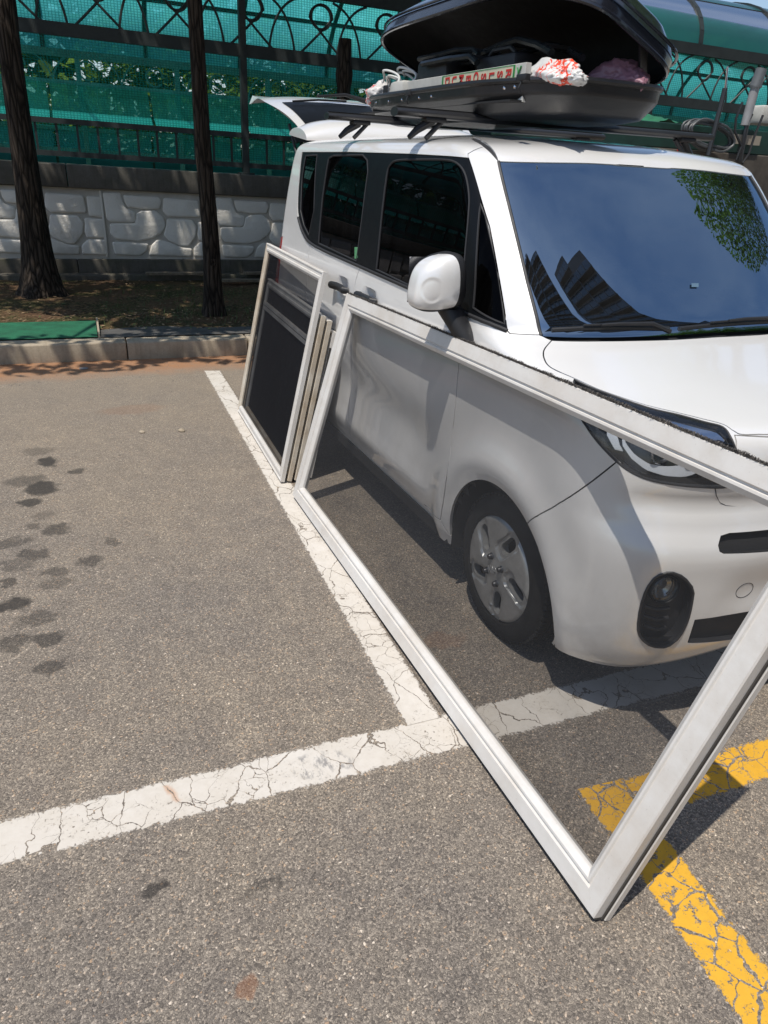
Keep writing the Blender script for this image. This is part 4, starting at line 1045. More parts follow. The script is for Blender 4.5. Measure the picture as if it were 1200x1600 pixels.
P_STONES = [
 [(398, 185), (466, 185), (474, 222), (484, 240), (520, 252), (516, 284), (500, 289), (412, 286), (403, 275)],
 [(478, 192), (618, 195), (628, 208), (618, 236), (545, 238), (492, 232), (482, 215)],
 [(640, 198), (780, 204), (785, 262), (650, 263), (632, 243)],
 [(524, 258), (545, 247), (600, 245), (632, 268), (636, 300), (618, 325), (580, 345), (520, 356), (430, 350), (412, 330), (414, 296), (515, 293)],
 [(647, 274), (752, 276), (768, 300), (760, 338), (728, 374), (700, 374), (650, 353), (630, 333), (642, 300)],
 [(416, 363), (560, 368), (548, 395), (520, 411), (422, 408)],
 [(576, 372), (600, 352), (640, 360), (700, 381), (742, 384), (738, 414), (560, 410)],
 [(776, 284), (848, 286), (848, 350), (778, 352), (772, 330), (778, 300)],
 [(754, 382), (780, 360), (848, 362), (848, 416), (752, 413)],
 [(794, 205), (848, 207), (848, 276), (796, 274)]]
PW = 1.278; PX0, PX1 = 395., 855.; PZ0, PZ1 = 420., 180.
def stone_mesh(poly, k):
    pts = [((x-PX0)/(PX1-PX0)*PW, .40+(y-PZ0)/(PZ1-PZ0)*.72) for x, y in poly]
    pts = smooth_poly(dens(pts, .06), 2)
    cx = sum(a for a, b in pts)/len(pts); cy = sum(b for a, b in pts)/len(pts)
    area = sum(pts[i][0]*pts[(i+1) % len(pts)][1]-pts[(i+1) % len(pts)][0]*pts[i][1] for i in range(len(pts)))
    if area < 0: pts = pts[::-1]
    def inset(P, d):
        o = []; n = len(P)
        for i in range(n):
            a = Vector(P[i-1]); b = Vector(P[i]); c = Vector(P[(i+1) % n]); t = (c-a)
            if t.length < 1e-6: o.append(tuple(b)); continue
            t.normalize(); nn = Vector((-t.y, t.x)); o.append(tuple(b+nn*d))
        return o
    rings = [(inset(pts, -.007), .004), (inset(pts, -.004), -.012), (inset(pts, .001), -.017), (inset(pts, .012), -.021)]
    mb = MB(); n = len(pts); vs = []
    for P, y in rings: vs += [Vector((a, y, b)) for a, b in P]
    fs = [(r*n+i, r*n+(i+1) % n, (r+1)*n+(i+1) % n, (r+1)*n+i) for r in range(3) for i in range(n)]
    top = rings[-1][0]
    tri = tessellate_polygon([[Vector((a, b, 0)) for a, b in top]]); fs += [tuple(3*n+i for i in t) for t in tri]
    mb.add(vs, fs); return mb.mesh('stone', True, ang=50)
SM = [stone_mesh(P_, k) for k, P_ in enumerate(P_STONES)]
x0 = -1.0-PW*5; npan = 0
while x0 < 14.5:
    for me in SM:
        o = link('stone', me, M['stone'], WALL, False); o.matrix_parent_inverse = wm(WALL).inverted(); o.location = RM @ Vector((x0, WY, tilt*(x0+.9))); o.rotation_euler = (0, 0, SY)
    mb = MB(); mb.box((x0-.030, WY-.020, .40+tilt*(x0+.3)), (x0-.006, WY-.001, 1.118+tilt*(x0+.3)), RM, .003); mb.build('joint_rib', M['stone'], WALL, True)
    x0 += PW
x0 = XW0
while x0 < XW1-.5:
    mb = MB(); slab(mb, x0+.003, x0+2.997, WY-.065, WY+.34, 1.135, 1.375, .012); mb.build('coping_stone', M['coping'], WALL, True, ang=60)
    mb = MB(); slab(mb, x0+.003, x0+2.997, WY-.055, WY+.30, .10, .385, .01); mb.build('plinth_stone', M['base'], WALL, True, ang=60)
    x0 += 3
mb = MB(); mb.box((XW0, WY-.24, .02), (XW1, WY-.055, .235), RM, .015); mb.build('footing', M['base'], WALL, True, ang=60)
M['plank'] = simple('weathered_plank', (.20, .16, .11), .85, var=.5, vs=15, bump=.4, bs=60)
for i, (x, L, Y, z, a, lb) in enumerate(((-.62, .85, 8.08, .262, .03, 'short weathered plank on the wall footing between the two trees'), (.22, 1.5, 7.85, .215, -.02, 'long thin plank on the soil behind the right tree'), (.55, .35, 8.1, .262, .1, 'pale plank end behind the right tree trunk'))):
    mb = MB(); mb.box((0, -.05, -.014), (L, .05, .014), Matrix.Translation(row(x, Y, z)) @ Matrix.Rotation(SY+a, 4, 'Z'), .003); tag(mb.build('plank', M['plank']), lb, 'plank')

# ================================================================ fence with scrollwork, netting and ramp canopy
M['iron'] = simple('dark_green_grey_iron', (.028, .036, .036), .55, var=.4, vs=5, bump=.1, bs=80)
M['iron_far'] = simple('sea_green_iron', (.12, .30, .27), .6, var=.3, vs=4)
FEN = empty('ramp_fence', row(0, 8.56), SY); tag(FEN, 'dark iron fence with scrollwork band and railing on top of the stone wall', 'fence')
FY = 8.53
def TR(x, Y, z): return RM @ Vector((x, Y, zt(x, z)))
def bar(x0, x1, Y, z, w1, h1, name, mat, par):
    mb = MB(); mb.bar(TR(x0, Y, z), TR(x1, Y, z), w1, h1); return mb.build(name, mat, par)
FX0, FX1 = -7.3, 15.1
for z, h_, nm in ((1.475, .055, 'rail'), (1.80, .055, 'rail'), (2.665, .125, 'beam'), (3.325, .135, 'beam')): bar(FX0, FX1, FY, z, .07, h_, nm, M['iron'], FEN)
posts = []
x = .685-2.9*3
while x < FX1: posts.append(x); x += 2.9
for x in posts:
    mb = MB(); mb.bar(TR(x, FY-.02, 1.375), TR(x, FY-.02, 3.26), .075, .075, up=(1, 0, 0)); mb.build('post', M['iron'], FEN)
    mb = MB(); mb.box(Vector((x-.09, FY-.10, zt(x, 1.37))), Vector((x+.09, FY+.06, zt(x, 1.395))), RM); mb.build('foot_plate', M['iron'], FEN)
mb0 = MB(); mb0.box((-.012, -.012, 0), (.012, .012, .27)); bal = mb0.mesh('baluster')
x = -6.95
while x < FX1:
    if min(abs(x-q) for q in posts) > .08:
        o = link('baluster', bal, M['iron'], FEN, False); o.matrix_parent_inverse = wm(FEN).inverted(); o.location = TR(x, FY, 1.503); o.rotation_euler = (0, 0, SY)
    x += .2135
# scrolls between the beams: a pair of long curves and a curl, mirrored
def bez(p0, p1, p2, p3, n=14):
    return [((1-t)**3*p0[0]+3*(1-t)**2*t*p1[0]+3*(1-t)*t*t*p2[0]+t**3*p3[0], (1-t)**3*p0[1]+3*(1-t)**2*t*p1[1]+3*(1-t)*t*t*p2[1]+t**3*p3[1]) for t in [i/n for i in range(n+1)]]
H0, H1 = 2.73, 3.257
def scroll_mesh(mir, Hh=H1-H0, r=.0135):
    mb = MB(); s_ = -1 if mir else 1
    A_ = bez((0, 0), (.04, .30*Hh/.53), (.16, .47), (.36, Hh)); 
    mb.tube([(s_*a, 0, b) for a, b in A_], r, 6)
    return mb.mesh('scroll', True)
def curl_mesh(mir, Hh=H1-H0, r=.0135):
    mb = MB(); s_ = -1 if mir else 1; pts = bez((.02, 0), (.20, .16), (.34, .30), (.40, .36), 8)
    cx, cy, R0 = .26, .36, .14
    pts2 = [(cx+(R0-.035*k/16)*cos(q), cy+(R0-.03*k/16)*sin(q)) for k, q in enumerate([0+2*pi*.82*i/16 for i in range(17)])]
    mb.tube([(s_*a, 0, b) for a, b in pts[:-1]+pts2], r, 6); return mb.mesh('scroll', True)
S_A, S_B = [scroll_mesh(i) for i in (0, 1)], [curl_mesh(i) for i in (0, 1)]
x = -7.2; k = 0
while x < FX1-.4:
    for me in (S_A[k % 2], S_B[(k+1) % 2]):
        o = link('scroll', me, M['iron'], FEN, False); o.matrix_parent_inverse = wm(FEN).inverted(); o.location = TR(x+(.06 if me in S_B else 0), FY, H0-.01); o.rotation_euler = (0, 0, SY)
    x += .52 if k % 2 else .30; k += 1
# netting hung on the fence
m, n = newmat('green_netting'); n.n.remove(n.bsdf); uv = n._sep(n.uv())
def cell(v, s): return n.math('ABSOLUTE', n.math('SUBTRACT', n.math('FRACT', n.math('MULTIPLY', v, s)), .5))
g1 = n.math('MAXIMUM', n.math('GREATER_THAN', cell(uv[0], 30), .36), n.math('GREATER_THAN', cell(uv[1], 42), .36))
tr = n.new('BsdfTransparent'); df = n.new('BsdfDiffuse'); df.inputs[0].default_value = (.02, .28, .25, 1); tl = n.new('BsdfTranslucent'); tl.inputs[0].default_value = (.02, .32, .28, 1)
m1 = n.new('MixShader'); n.put(m1, 0, .5); n.t.links.new(df.outputs[0], m1.inputs[1]); n.t.links.new(tl.outputs[0], m1.inputs[2])
m2 = n.new('MixShader'); n.put(m2, 0, n.math('MULTIPLY_ADD', g1, .50, .07)); n.t.links.new(tr.outputs[0], m2.inputs[1]); n.t.links.new(m1.outputs[0], m2.inputs[2]); n.t.links.new(m2.outputs[0], n.out.inputs[0]); M['net'] = m
def uvgrid(name, fn, nu, nv, su, sv, mat, par=None):
    me = bpy.data.meshes.new(name); vs = [fn(i/nu, j/nv) for i in range(nu+1) for j in range(nv+1)]
    me.from_pydata(vs, [], [(i*(nv+1)+j, (i+1)*(nv+1)+j, (i+1)*(nv+1)+j+1, i*(nv+1)+j+1) for i in range(nu) for j in range(nv)])
    u = me.uv_layers.new(name='UVMap')
    for l in me.loops:
        i, j = divmod(l.vertex_index, nv+1); u.data[l.index].uv = (i/nu*su, j/nv*sv)
    me.polygons.foreach_set('use_smooth', [True]*len(me.polygons)); return link(name, me, mat, par)
uvgrid('netting', lambda u, v: TR(FX0+(FX1-FX0)*u, FY+.06+.02*noise.noise(Vector((u*40, v*3, 0))), 1.44+1.90*v), 120, 16, FX1-FX0, 1.9, M['net'], FEN)
# polycarbonate
def poly(name, col, tr_, tcol, gl=.05):
    m, n = newmat(name); n.n.remove(n.bsdf); p = n.pos(); k = n.noise(1.3, 5, .6, p)
    df = n.new('BsdfDiffuse'); n.put(df, 0, n.mix(n.ramp(k, [(.3, 0), (.7, .5)]), col, (col[0]*.6, col[1]*.6, col[2]*.6)))
    tl = n.new('BsdfTranslucent'); n.put(tl, 0, n.mix(n.ramp(n.noise(.9, 4, .6, p), [(.3, 0), (.75, 1)]), tcol, (tcol[0]*.55, tcol[1]*.62, tcol[2]*.7))); gs = n.new('BsdfGlossy'); gs.inputs['Roughness'].default_value = .18; t0 = n.new('BsdfTransparent'); t0.inputs[0].default_value = (.3, .75, .68, 1)
    a = n.new('MixShader'); n.put(a, 0, tr_); n.t.links.new(df.outputs[0], a.inputs[1]); n.t.links.new(tl.outputs[0], a.inputs[2])
    c = n.new('MixShader'); n.put(c, 0, .34); n.t.links.new(a.outputs[0], c.inputs[1]); n.t.links.new(t0.outputs[0], c.inputs[2])
    fr = n.new('Fresnel'); fr.inputs[0].default_value = 1.15; b = n.new('MixShader'); n.put(b, 0, fr.outputs[0]); n.t.links.new(c.outputs[0], b.inputs[1]); n.t.links.new(gs.outputs[0], b.inputs[2]); n.t.links.new(b.outputs[0], n.out.inputs[0]); return m
M['poly'] = poly('teal_polycarbonate', (.12, .42, .40), .78, (.16, .92, .87)); M['poly_blue'] = poly('aged_blue_polycarbonate', (.10, .34, .37), .62, (.14, .75, .78))
CAN = empty('ramp_canopy', row(0, 10.4), SY); tag(CAN, 'vaulted canopy of teal translucent panels over the ramp behind the fence', 'canopy')
YN, YF = 8.56, 12.4
def vault(v):      # v 0 near eave .. 1 far eave
    Y = YN+(YF-YN)*v; zb = 3.40+(2.84-3.40)*v; return Y, zb+1.05*sqrt(max(0, 1-(2*v-1)**2))**1.0*(1 if True else 1)
def vp(f):
    a = pi*(1-f); v = .5+.5*cos(a); Y = YN+(YF-YN)*v; zb = 3.40+(2.84-3.40)*v; return Y, zb+1.05*sin(a)
NR = 12; seg = [(.0, .22), (.22, .40), (.40, .58), (.58, .78), (.78, 1.0)]
pan_w = 1.45; xs = [FX0+pan_w*i for i in range(16)]
for i, x in enumerate(xs[:-1]):
    for k, (a, b) in enumerate(seg):
        mb = MB(); mb.grid(lambda u, v: TR(x+.03+(pan_w-.06)*u, *vp(a+(b-a)*v)), 2, 6); mb.build('roof_panel', M['poly_blue'] if k < 2 else M['poly'], CAN, True)
for x in xs:
    mb = MB(); P_ = [TR(x, *vp(j/20)) for j in range(21)]
    for j in range(20): mb.bar(P_[j], P_[j+1], .05, .06, up=(1, 0, 0))
    mb.build('rib', M['iron'], CAN)
for f in (0.0, .22, .40, .58, .78, 1.0):
    Y, z = vp(f); bar(FX0, FX1, Y, z-.03, .05, .05, 'purlin', M['iron'], CAN)
# far side of the ramp: beam, scroll band, translucent wall
FAR = empty('far_ramp_fence', row(0, 12.4), SY); tag(FAR, 'sea green far fence of the ramp with curled ironwork above translucent panels', 'fence')
for z, h_ in ((2.80, .10), (2.42, .06), (1.80, .06), (1.50, .06)): bar(FX0, FX1, YF, z, .06, h_, 'rail', M['iron_far'], FAR)
x = FX0; k = 0
def far_scroll():
    mb = MB(); mb.tube([(a, 0, b) for a, b in bez((0, 0), (.05, .25), (.2, .33), (.32, .36))], .015, 5); mb.tube([(-a, 0, b) for a, b in bez((0, 0), (.05, .25), (.2, .33), (.32, .36))], .010, 5)
    mb.tube([(.50+.125*cos(q*pi/9), 0, .16+.125*sin(q*pi/9)) for q in range(17)], .015, 5); return mb.mesh('scroll', True)
fs_ = far_scroll()
while x < FX1:
    o = link('scroll', fs_, M['iron_far'], FAR, False); o.matrix_parent_inverse = wm(FAR).inverted(); o.location = TR(x, YF, 2.43); o.rotation_euler = (0, 0, SY); x += .98
for x in xs:
    mb = MB(); mb.bar(TR(x+.45, YF, .9), TR(x+.45, YF, 2.8), .07, .07, up=(1, 0, 0)); mb.build('post', M['iron_far'], FAR)
m, n = newmat('bright_teal_sheet'); n.set(color=(.06, .42, .36), rough=.35); M['teal'] = m
for i, x in enumerate(xs[:-1]):
    mb = MB(); mb.grid(lambda u, v: TR(x+.02+(pan_w-.04)*u, YF-.04-.28*(1-v), 2.02+.38*v), 2, 4); mb.build('wall_panel', M['poly'], FAR, True)
    mb = MB(); mb.grid(lambda u, v: TR(x+.02+(pan_w-.04)*u, YF-.75+.42*v, 1.86+.16*v), 2, 3); mb.build('sill_panel', M['teal'], FAR, True)
    mb = MB(); mb.grid(lambda u, v: TR(x+.02+(pan_w-.04)*u, YF+.02, .9+.90*v), 2, 4); mb.build('lower_panel', M['poly'], FAR, True)
# side wall of the ramp, below
mb = MB(); mb.box((FX0, YF+.1, -.5), (FX1, YF+.35, 1.5), RM); tag(mb.build('ramp_side_wall', M['coping']), 'dim concrete side wall of the ramp beyond the fence', 'wall')

# ================================================================ window frames leaning on the van
def vinyl(name, col, dirt):
    m, n = newmat(name); p = n.pos(); d = n.ramp(n.noise(4, 6, .7, p), [(.40, 0), (.72, 1)]); g = n.ramp(n.noise(30, 5, .7, n.map(p, (1, .3, .3))), [(.45, 0), (.75, 1)])
    c = n.mix(n.math('MULTIPLY', d, dirt), col, (.38, .27, .16)); c = n.mix(n.math('MULTIPLY', g, dirt*.6), c, (.28, .22, .15))
    gm = n.ramp(n.noise(130, 3, .7, p), [(.28, .6), (.36, 0)]); c = n.mix(n.math('MULTIPLY', gm, dirt), c, (.12, .09, .06))
    n.set(color=c, rough=.42, spec=.45); return m
M['vinyl'] = vinyl('white_window_frame', (.66, .635, .60), .28); M['vinyl_old'] = vinyl('yellowed_window_frame', (.60, .54, .45), .85)
M['vinyl_grey'] = simple('grey_sash_rail', (.55, .54, .52), .45, var=.35)
M['film'] = glass('grey_film_glass', (.74, .74, .735), 1.30, base=(.42, .41, .40), smudge=.022, film=.008)
M['mesh_big'] = mesh_screen('grey_insect_mesh', .82, (.05, .05, .052)); M['mesh_dark'] = mesh_screen('black_insect_mesh', .74, (.015, .015, .017))
M['pane'] = glass('sash_glass', (.66, .66, .66), 1.22, base=(.25, .25, .25), smudge=.02, film=.006)
M['screen'] = simple('black_insect_screen', (.013, .013, .015), .7, var=.3)
M['edge_dark'] = simple('dark_groove', (.05, .045, .04), .8)
M['brush'] = simple('grey_brush_pile', (.09, .08, .072), .95, var=.5, vs=60)
PROF = [(0, -.020), (0, .016), (.003, .020), (.046, .020), (.049, .013), (.053, .013), (.056, .018), (.062, .018), (.075, .007), (.076, .003), (.076, -.006), (.070, -.020)]
def frame_geo(O, b, w_, nrm, prof, members, mat, par, name='frame_rail', g=.0006):
    """four mitred members; O corner, b and w_ side vectors"""
    cs = [O, O+b, O+b+w_, O+w_]; outm = []
    for k in members:
        a, c = cs[k], cs[(k+1) % 4]; d = (c-a).normalized(); i_ = nrm.cross(d)*1
        if i_.dot((O+(b+w_)/2)-a) < 0: i_ = -i_
        mb = MB(); m_ = len(prof); vs = [a+d*(q+g)+i_*q+nrm*h for q, h in prof]+[c-d*(q+g)+i_*q+nrm*h for q, h in prof]
        mb.add(vs, [(j, (j+1) % m_, m_+(j+1) % m_, m_+j) for j in range(m_)]+[tuple(range(m_)), tuple(range(m_, 2*m_))]); o = mb.build(name, mat[k] if isinstance(mat, (list, tuple)) else mat, par); outm.append(o)
    return outm
def mkframe(C_, F_, w_, name, label, cat, mat, prof=PROF, group=None):
    b = F_-C_; nrm = b.cross(w_).normalized()
    if nrm.x > 0: nrm = -nrm
    root = empty(name, C_); tag(root, label, cat, group); return root, b, nrm
def quad_frame(cs, prof, mats, par, g=.0004):
    """four mitred members round a quad of corners (near bottom, far bottom, far top, near top)"""
    E = []; NN = []
    for k in range(4):
        e1 = (cs[(k+1) % 4]-cs[k]).normalized(); e2 = (cs[k-1]-cs[k]).normalized(); nn = e1.cross(e2).normalized(); nn = -nn if nn.x > 0 else nn; E.append(e1+e2); NN.append(nn)
    for k in range(4):
        k2 = (k+1) % 4; d = (cs[k2]-cs[k]).normalized(); m_ = len(prof); mb = MB()
        vs = [cs[k]+E[k]*q+d*g+NN[k]*h for q, h in prof]+[cs[k2]+E[k2]*q-d*g+NN[k2]*h for q, h in prof]
        mb.add(vs, [(j, (j+1) % m_, m_+(j+1) % m_, m_+j) for j in range(m_)]+[tuple(range(m_)), tuple(range(m_, 2*m_))]); mb.build('frame_rail', mats[k], par)
    return NN
C1 = Vector((-.3240, -.3987, .018)); F1 = Vector((-.2823, 2.0752, .018))
def tiltv(L, a): return Vector((L*sin(radians(a)), 0, L*cos(radians(a))))
CS = [C1, F1, Vector((-.015, 2.070, 1.017)), Vector((-.012, -.465, 1.066))]
fr = empty('window_frame', C1); tag(fr, 'large white window frame with fine grey insect mesh leaning on the van door and mirror', 'window frame')
quad_frame(CS, PROF, [M['vinyl']]*4, fr)
def QP(u, v, h=0.0):     # bilinear point: u near->far, v bottom->top, in metres from the near bottom corner
    fu = u/2.475; a = CS[0].lerp(CS[1], fu); b_ = CS[3].lerp(CS[2], fu); L = (b_-a).length; p_ = a.lerp(b_, v/1.05)
    nn = (CS[1]-CS[0]).cross(b_-a).normalized(); nn = -nn if nn.x > 0 else nn; return p_+nn*h
def qbox(u0, u1, v0, v1, h0, h1, name, mat, par, nu=12):
    mb = MB()
    for (h) in (h0, h1):
        if h is None: continue
        mb.grid(lambda a_, b_, h=h: QP(u0+(u1-u0)*a_, v0+(v1-v0)*b_, h), nu, 2)
    if h1 is not None:
        for v in (v0, v1): mb.grid(lambda a_, b_, v=v: QP(u0+(u1-u0)*a_, v, h0+(h1-h0)*b_), nu, 1)
        for u in (u0, u1): mb.grid(lambda a_, b_, u=u: QP(u, v0+(v1-v0)*a_, h0+(h1-h0)*b_), 1, 1)
    return mb.build(name, mat, par)
qbox(.070, 2.405, .070, .980, -.004, None, 'insect_screen', M['mesh_big'], fr)
qbox(-.007, -.0008, -.006, 1.056, -.034, -.018, 'edge_channel', M['vinyl'], fr); qbox(-.004, -.0006, -.004, 1.054, -.016, -.008, 'groove', M['edge_dark'], fr)
qbox(2.4758, 2.482, -.006, 1.056, -.034, -.018, 'edge_channel', M['vinyl'], fr)
qbox(0, 2.475, -.008, -.0008, -.034, .006, 'edge_channel', M['edge_dark'], fr)
bu = (F1-C1).normalized()
def pane_box(O, bu, wu, nrm, u0, u1, v0, v1, h, th, name, mat, par):
    mb = MB(); ks = (0, th) if th else (0,); vs = [O+bu*u+wu*v+nrm*(h+k) for k in ks for u in (u0, u1) for v in (v0, v1)]
    mb.add(vs, [(0, 2, 3, 1), (4, 5, 7, 6), (0, 1, 5, 4), (2, 6, 7, 3), (0, 4, 6, 2), (1, 3, 7, 5)] if th else [(0, 2, 3, 1)]); return mb.build(name, mat, par)
# brush pile along the top edge
def brush(O, u0, u1, v, par):
    mb = MB(); k = 0; u = u0
    while u < u1:
        l = R_.uniform(.007, .016); t = R_.uniform(-.005, .005); s = R_.uniform(.0009, .002); hh = R_.uniform(.008, .020)
        clump = .45+.55*(noise.noise(Vector((u*22, 3, 1)))+.5); l *= clump+.35
        p0 = QP(u, v, hh); wu = (QP(u, v+.1)-QP(u, v)).normalized(); p1 = p0+bu*t+wu*l*.55+Vector((-1, 0, 0))*(R_.uniform(-.003, .008)); mb.m = 0 if R_.random() < .75 else 1
        mb.add([p0-bu*s, p0+bu*s, p1+bu*s*.4, p1-bu*s*.4], [(0, 1, 2, 3)]); u += .00030
    o = mb.build('brush_pile', [M['brush'], M['grit']], par); o['kind'] = 'stuff'
brush(C1, .01, 2.46, 1.049, fr)
qbox(.01, 2.465, 1.0505, 1.054, .002, .014, 'brush_base', M['edge_dark'], fr)
# stacked sashes
A2 = Vector((-.2980, 2.2674, .015)); D2 = Vector((-.2312, 3.5197, .015)); W2 = Vector((.2217, -.0195, 1.0734))
W2 = W2-(D2-A2).normalized()*W2.dot((D2-A2).normalized())
PS = [(0, -.013), (0, .008), (.003, .011), (.008, .011), (.011, .007), (.026, .007), (.029, .012), (.040, .012), (.052, .004), (.052, -.013)]
rt, b2, n2 = mkframe(A2, D2, W2, 'window_sash', 'outermost cream edged screen sash, tallest of the stack leaning on the rear door', 'window sash', None, group='window sashes leaning on the rear door')
frame_geo(A2, b2, W2, n2, PS, (0, 1, 2, 3), [M['vinyl'], M['vinyl_old'], M['vinyl'], M['vinyl']], rt)
u2, v2 = b2.normalized(), W2.normalized()
pane_box(A2, u2, v2, n2, .048, b2.length-.048, .048, W2.length-.048, -.004, 0, 'insect_screen', M['mesh_dark'], rt)
off = -.039
labs = ['second sash in the stack, shorter, with black insect screen and two grey rails', 'thin cream sash edge third in the stack leaning on the rear door', 'fourth sash edge in the stack, with a dark pull slot near its top', 'innermost sash of the stack, nearest to the van sill']
hs = [.885, .86, .80, .905]
for k in range(4):
    O = A2+n2*(off*(k+1))*1.02+u2*(.004*k-.002*(k % 2)+.012*(k == 3)); O.z = .015; bb = b2*.985; ww = W2.normalized()*hs[k]
    r_ = empty('window_sash', O); tag(r_, labs[k], 'window sash', 'window sashes leaning on the rear door')
    mt = [M['vinyl_old'], M['vinyl_grey'], M['vinyl_grey'] if k == 0 else M['vinyl'], M['vinyl_old'] if k < 2 else M['vinyl']]
    frame_geo(O, bb, ww, n2, PS, (0, 1, 2, 3), mt, r_)
    pane_box(O, u2, v2, n2, .045, bb.length-.045, .045, hs[k]-.045, -.006, .003, 'insect_screen' if k == 0 else 'dark_pane', M['screen'] if k < 2 else M['mesh_dark'], r_)
    if k == 0:
        pane_box(O, u2, v2, n2, .045, bb.length-.045, .700, .722, -.002, .016, 'mid_rail', M['vinyl_grey'], r_); pane_box(O, u2, v2, n2, .045, bb.length-.045, .728, .745, -.002, .019, 'mid_rail', M['vinyl_grey'], r_)
    if k == 2: pane_box(O, u2, v2, n2, -.0015, .002, .50, .72, .000, .010, 'pull_slot', M['edge_dark'], r_)

for (px, py, r, lb, nm, ct) in ((131, 576, .035, 'small scrap of white paper on the dust below the kerb', 'paper_scrap', 'litter'), (284, 674, .022, 'pale round pebble lying alone on the asphalt left of the frames', 'pebble', 'pebble'), (222, 676, .018, 'tiny cream chip of stone left of the lone pebble', 'stone_chip', 'pebble')):
    c_ = gp(px, py); bm = bmesh.new(); bmesh.ops.create_icosphere(bm, subdivisions=2, radius=r)
    for v in bm.verts: v.co = v.co*(1+.3*noise.noise(v.co*60)); v.co.z = v.co.z*(.12 if nm == 'paper_scrap' else .5)
    me = bpy.data.meshes.new(nm); bm.to_mesh(me); bm.free(); o = link(nm, me, M['kerb'] if nm != 'paper_scrap' else M['grey_trim']); o.location = (c_.x, c_.y, r*.1 if nm == 'paper_scrap' else r*.3); tag(o, lb, ct)
# ================================================================ roof rack, roof box and its load
M['alu_black'] = simple('black_bar', (.02, .02, .022), .35, var=.2)
RK = empty('roof_rack', (CX, 2.0, 1.70)); tag(RK, 'two black roof bars clamped across the van roof under the roof box', 'roof rack')
for (pa, pb, ya) in (((510, 181), None, 2.42), ((616, 174), (1016, 209), 1.62)):
    a = pxv(pa[0], pa[1], x=-.005); bz = Vector((2*CX+.005, a.y, a.z)); mb = MB()
    sec = [(cos(q)*.036, sin(q)*.016) for q in [2*pi*j/14 for j in range(14)]]
    mb.add([Vector((x, a.y+s_[0], a.z+s_[1])) for x in (a.x, bz.x) for s_ in sec], [(j, (j+1) % 14, 14+(j+1) % 14, 14+j) for j in range(14)]+[tuple(range(14)), tuple(range(14, 28))])
    cb = mb.build('cross_bar', M['alu_black'], RK, True, ang=50)
    for t in range(26):
        pass
    mb = MB(); mb.box((a.x+.01, a.y-.010, a.z+.0155), (bz.x-.01, a.y+.010, a.z+.0195)); mb.build('rubber_strip', M['tyre'], cb)
    for sx in (0, 1):
        X = a.x+.155 if sx == 0 else bz.x-.155; s_ = 1 if sx == 0 else -1; mb = MB()
        mb.box((X-.03, a.y-.030, a.z-.028), (X+.06, a.y+.030, a.z-.010), bev=.006); mb.tube([(X+.01, a.y, a.z-.02), (X-s_*.05, a.y+.006, a.z-.055), (X-s_*.085, a.y+.006, a.z-.085)], [.018, .015, .010], 8)
        mb.tube([(X+s_*.05, a.y-.01, a.z-.02), (X-s_*.02, a.y-.012, a.z-.085)], .010, 8); mb.build('clamp', M['plastic'], RK, True)
# box
BX0, BX1, BY0, BY1, RZ = .30, .95, 1.20, 2.88, 1.868
def plan(q, ins=0.0):        # rounded outline, pointed nose towards the front
    cx, cy = (BX0+BX1)/2, (BY0+BY1)/2; hx, hy = (BX1-BX0)/2-ins, (BY1-BY0)/2-ins
    c, s = cos(q), sin(q); e = 2/5.0; x = math.copysign(abs(c)**e, c); y = math.copysign(abs(s)**e, s)
    if y < 0: y2 = -y; x *= 1-.20*max(0, y2-.45)**1.2*1.5; 
    return cx+hx*x+ (.05*max(0, -y-.4)*1.2 if y < 0 else 0), cy+hy*y
M['box_black'] = simple('black_textured_box', (.014, .014, .015), .36, var=.35, vs=5, bump=.25, bs=260, coat=.15)
m, n = newmat('gloss_black_lid'); p = n.pos(); n.set(color=n.mix(n.ramp(n.noise(120, 3, .8, p), [(.70, 0), (.76, .5)]), (.012, .013, .018), (.25, .25, .24)), rough=n.math('MULTIPLY_ADD', n.noise(5, 5, .6, p), .2, .10), coat=.6); M['lid'] = m
BOX = empty('roof_box', ((BX0+BX1)/2, 2.0, 1.79)); tag(BOX, 'open black roof box full of tools and bags on top of the van', 'roof box')
def lower(u, v):
    q = 2*pi*u; prof = [(.0, RZ), (.004, RZ-.045), (.016, RZ-.062), (.05, 1.765), (.12, 1.750), (.2, 1.750)]
    f = v*(len(prof)-1); i = min(int(f), len(prof)-2); g_ = f-i; ins = prof[i][0]*(1-g_)+prof[i+1][0]*g_; z = prof[i][1]*(1-g_)+prof[i+1][1]*g_
    x, y = plan(q, ins); fl = sm(1.75, 1.05, y); z -= .0
    if z < RZ-.03 and y < 1.35: z += .03*sm(1.35, 1.06, y)*0
    return Vector((x, y, z))
mb = MB(); mb.grid(lower, 96, 20); mb.add([lower(i/96, 1) for i in range(96)], [tuple(range(96))]); mb.build('lower_shell', M['box_black'], BOX, True, merge=1e-5, ang=45)
mb = MB(); mb.grid(lambda u, v: (lambda xy: Vector((xy[0], xy[1], RZ-.06*v)))(plan(2*pi*u, .012+.006*v)), 96, 3); mb.build('inner_lining', M['inner'], BOX, True)
rim = [Vector((*plan(2*pi*i/120, .002), RZ)) for i in range(120)]; mb = MB(); mb.tube(rim, .011, 8, closed=True); mb.build('rim', M['box_black'], BOX, True)
mb = MB(); mb.box((BX0+.02, BY0+.2, 1.80), (BX1-.02, BY1-.02, 1.806)); mb.build('box_floor', M['inner'], BOX)
mb = MB()
for y in (1.35, 1.42, 2.0, 2.12, 2.30, 2.45, 2.6):
    mb.lathe([(.006, 0), (.006, .004), (.0005, .006)], (BX0+.004, y, RZ-.028), (-1, 0, 0), 10)
mb.build('rivet', M['chrome'], BOX, True)
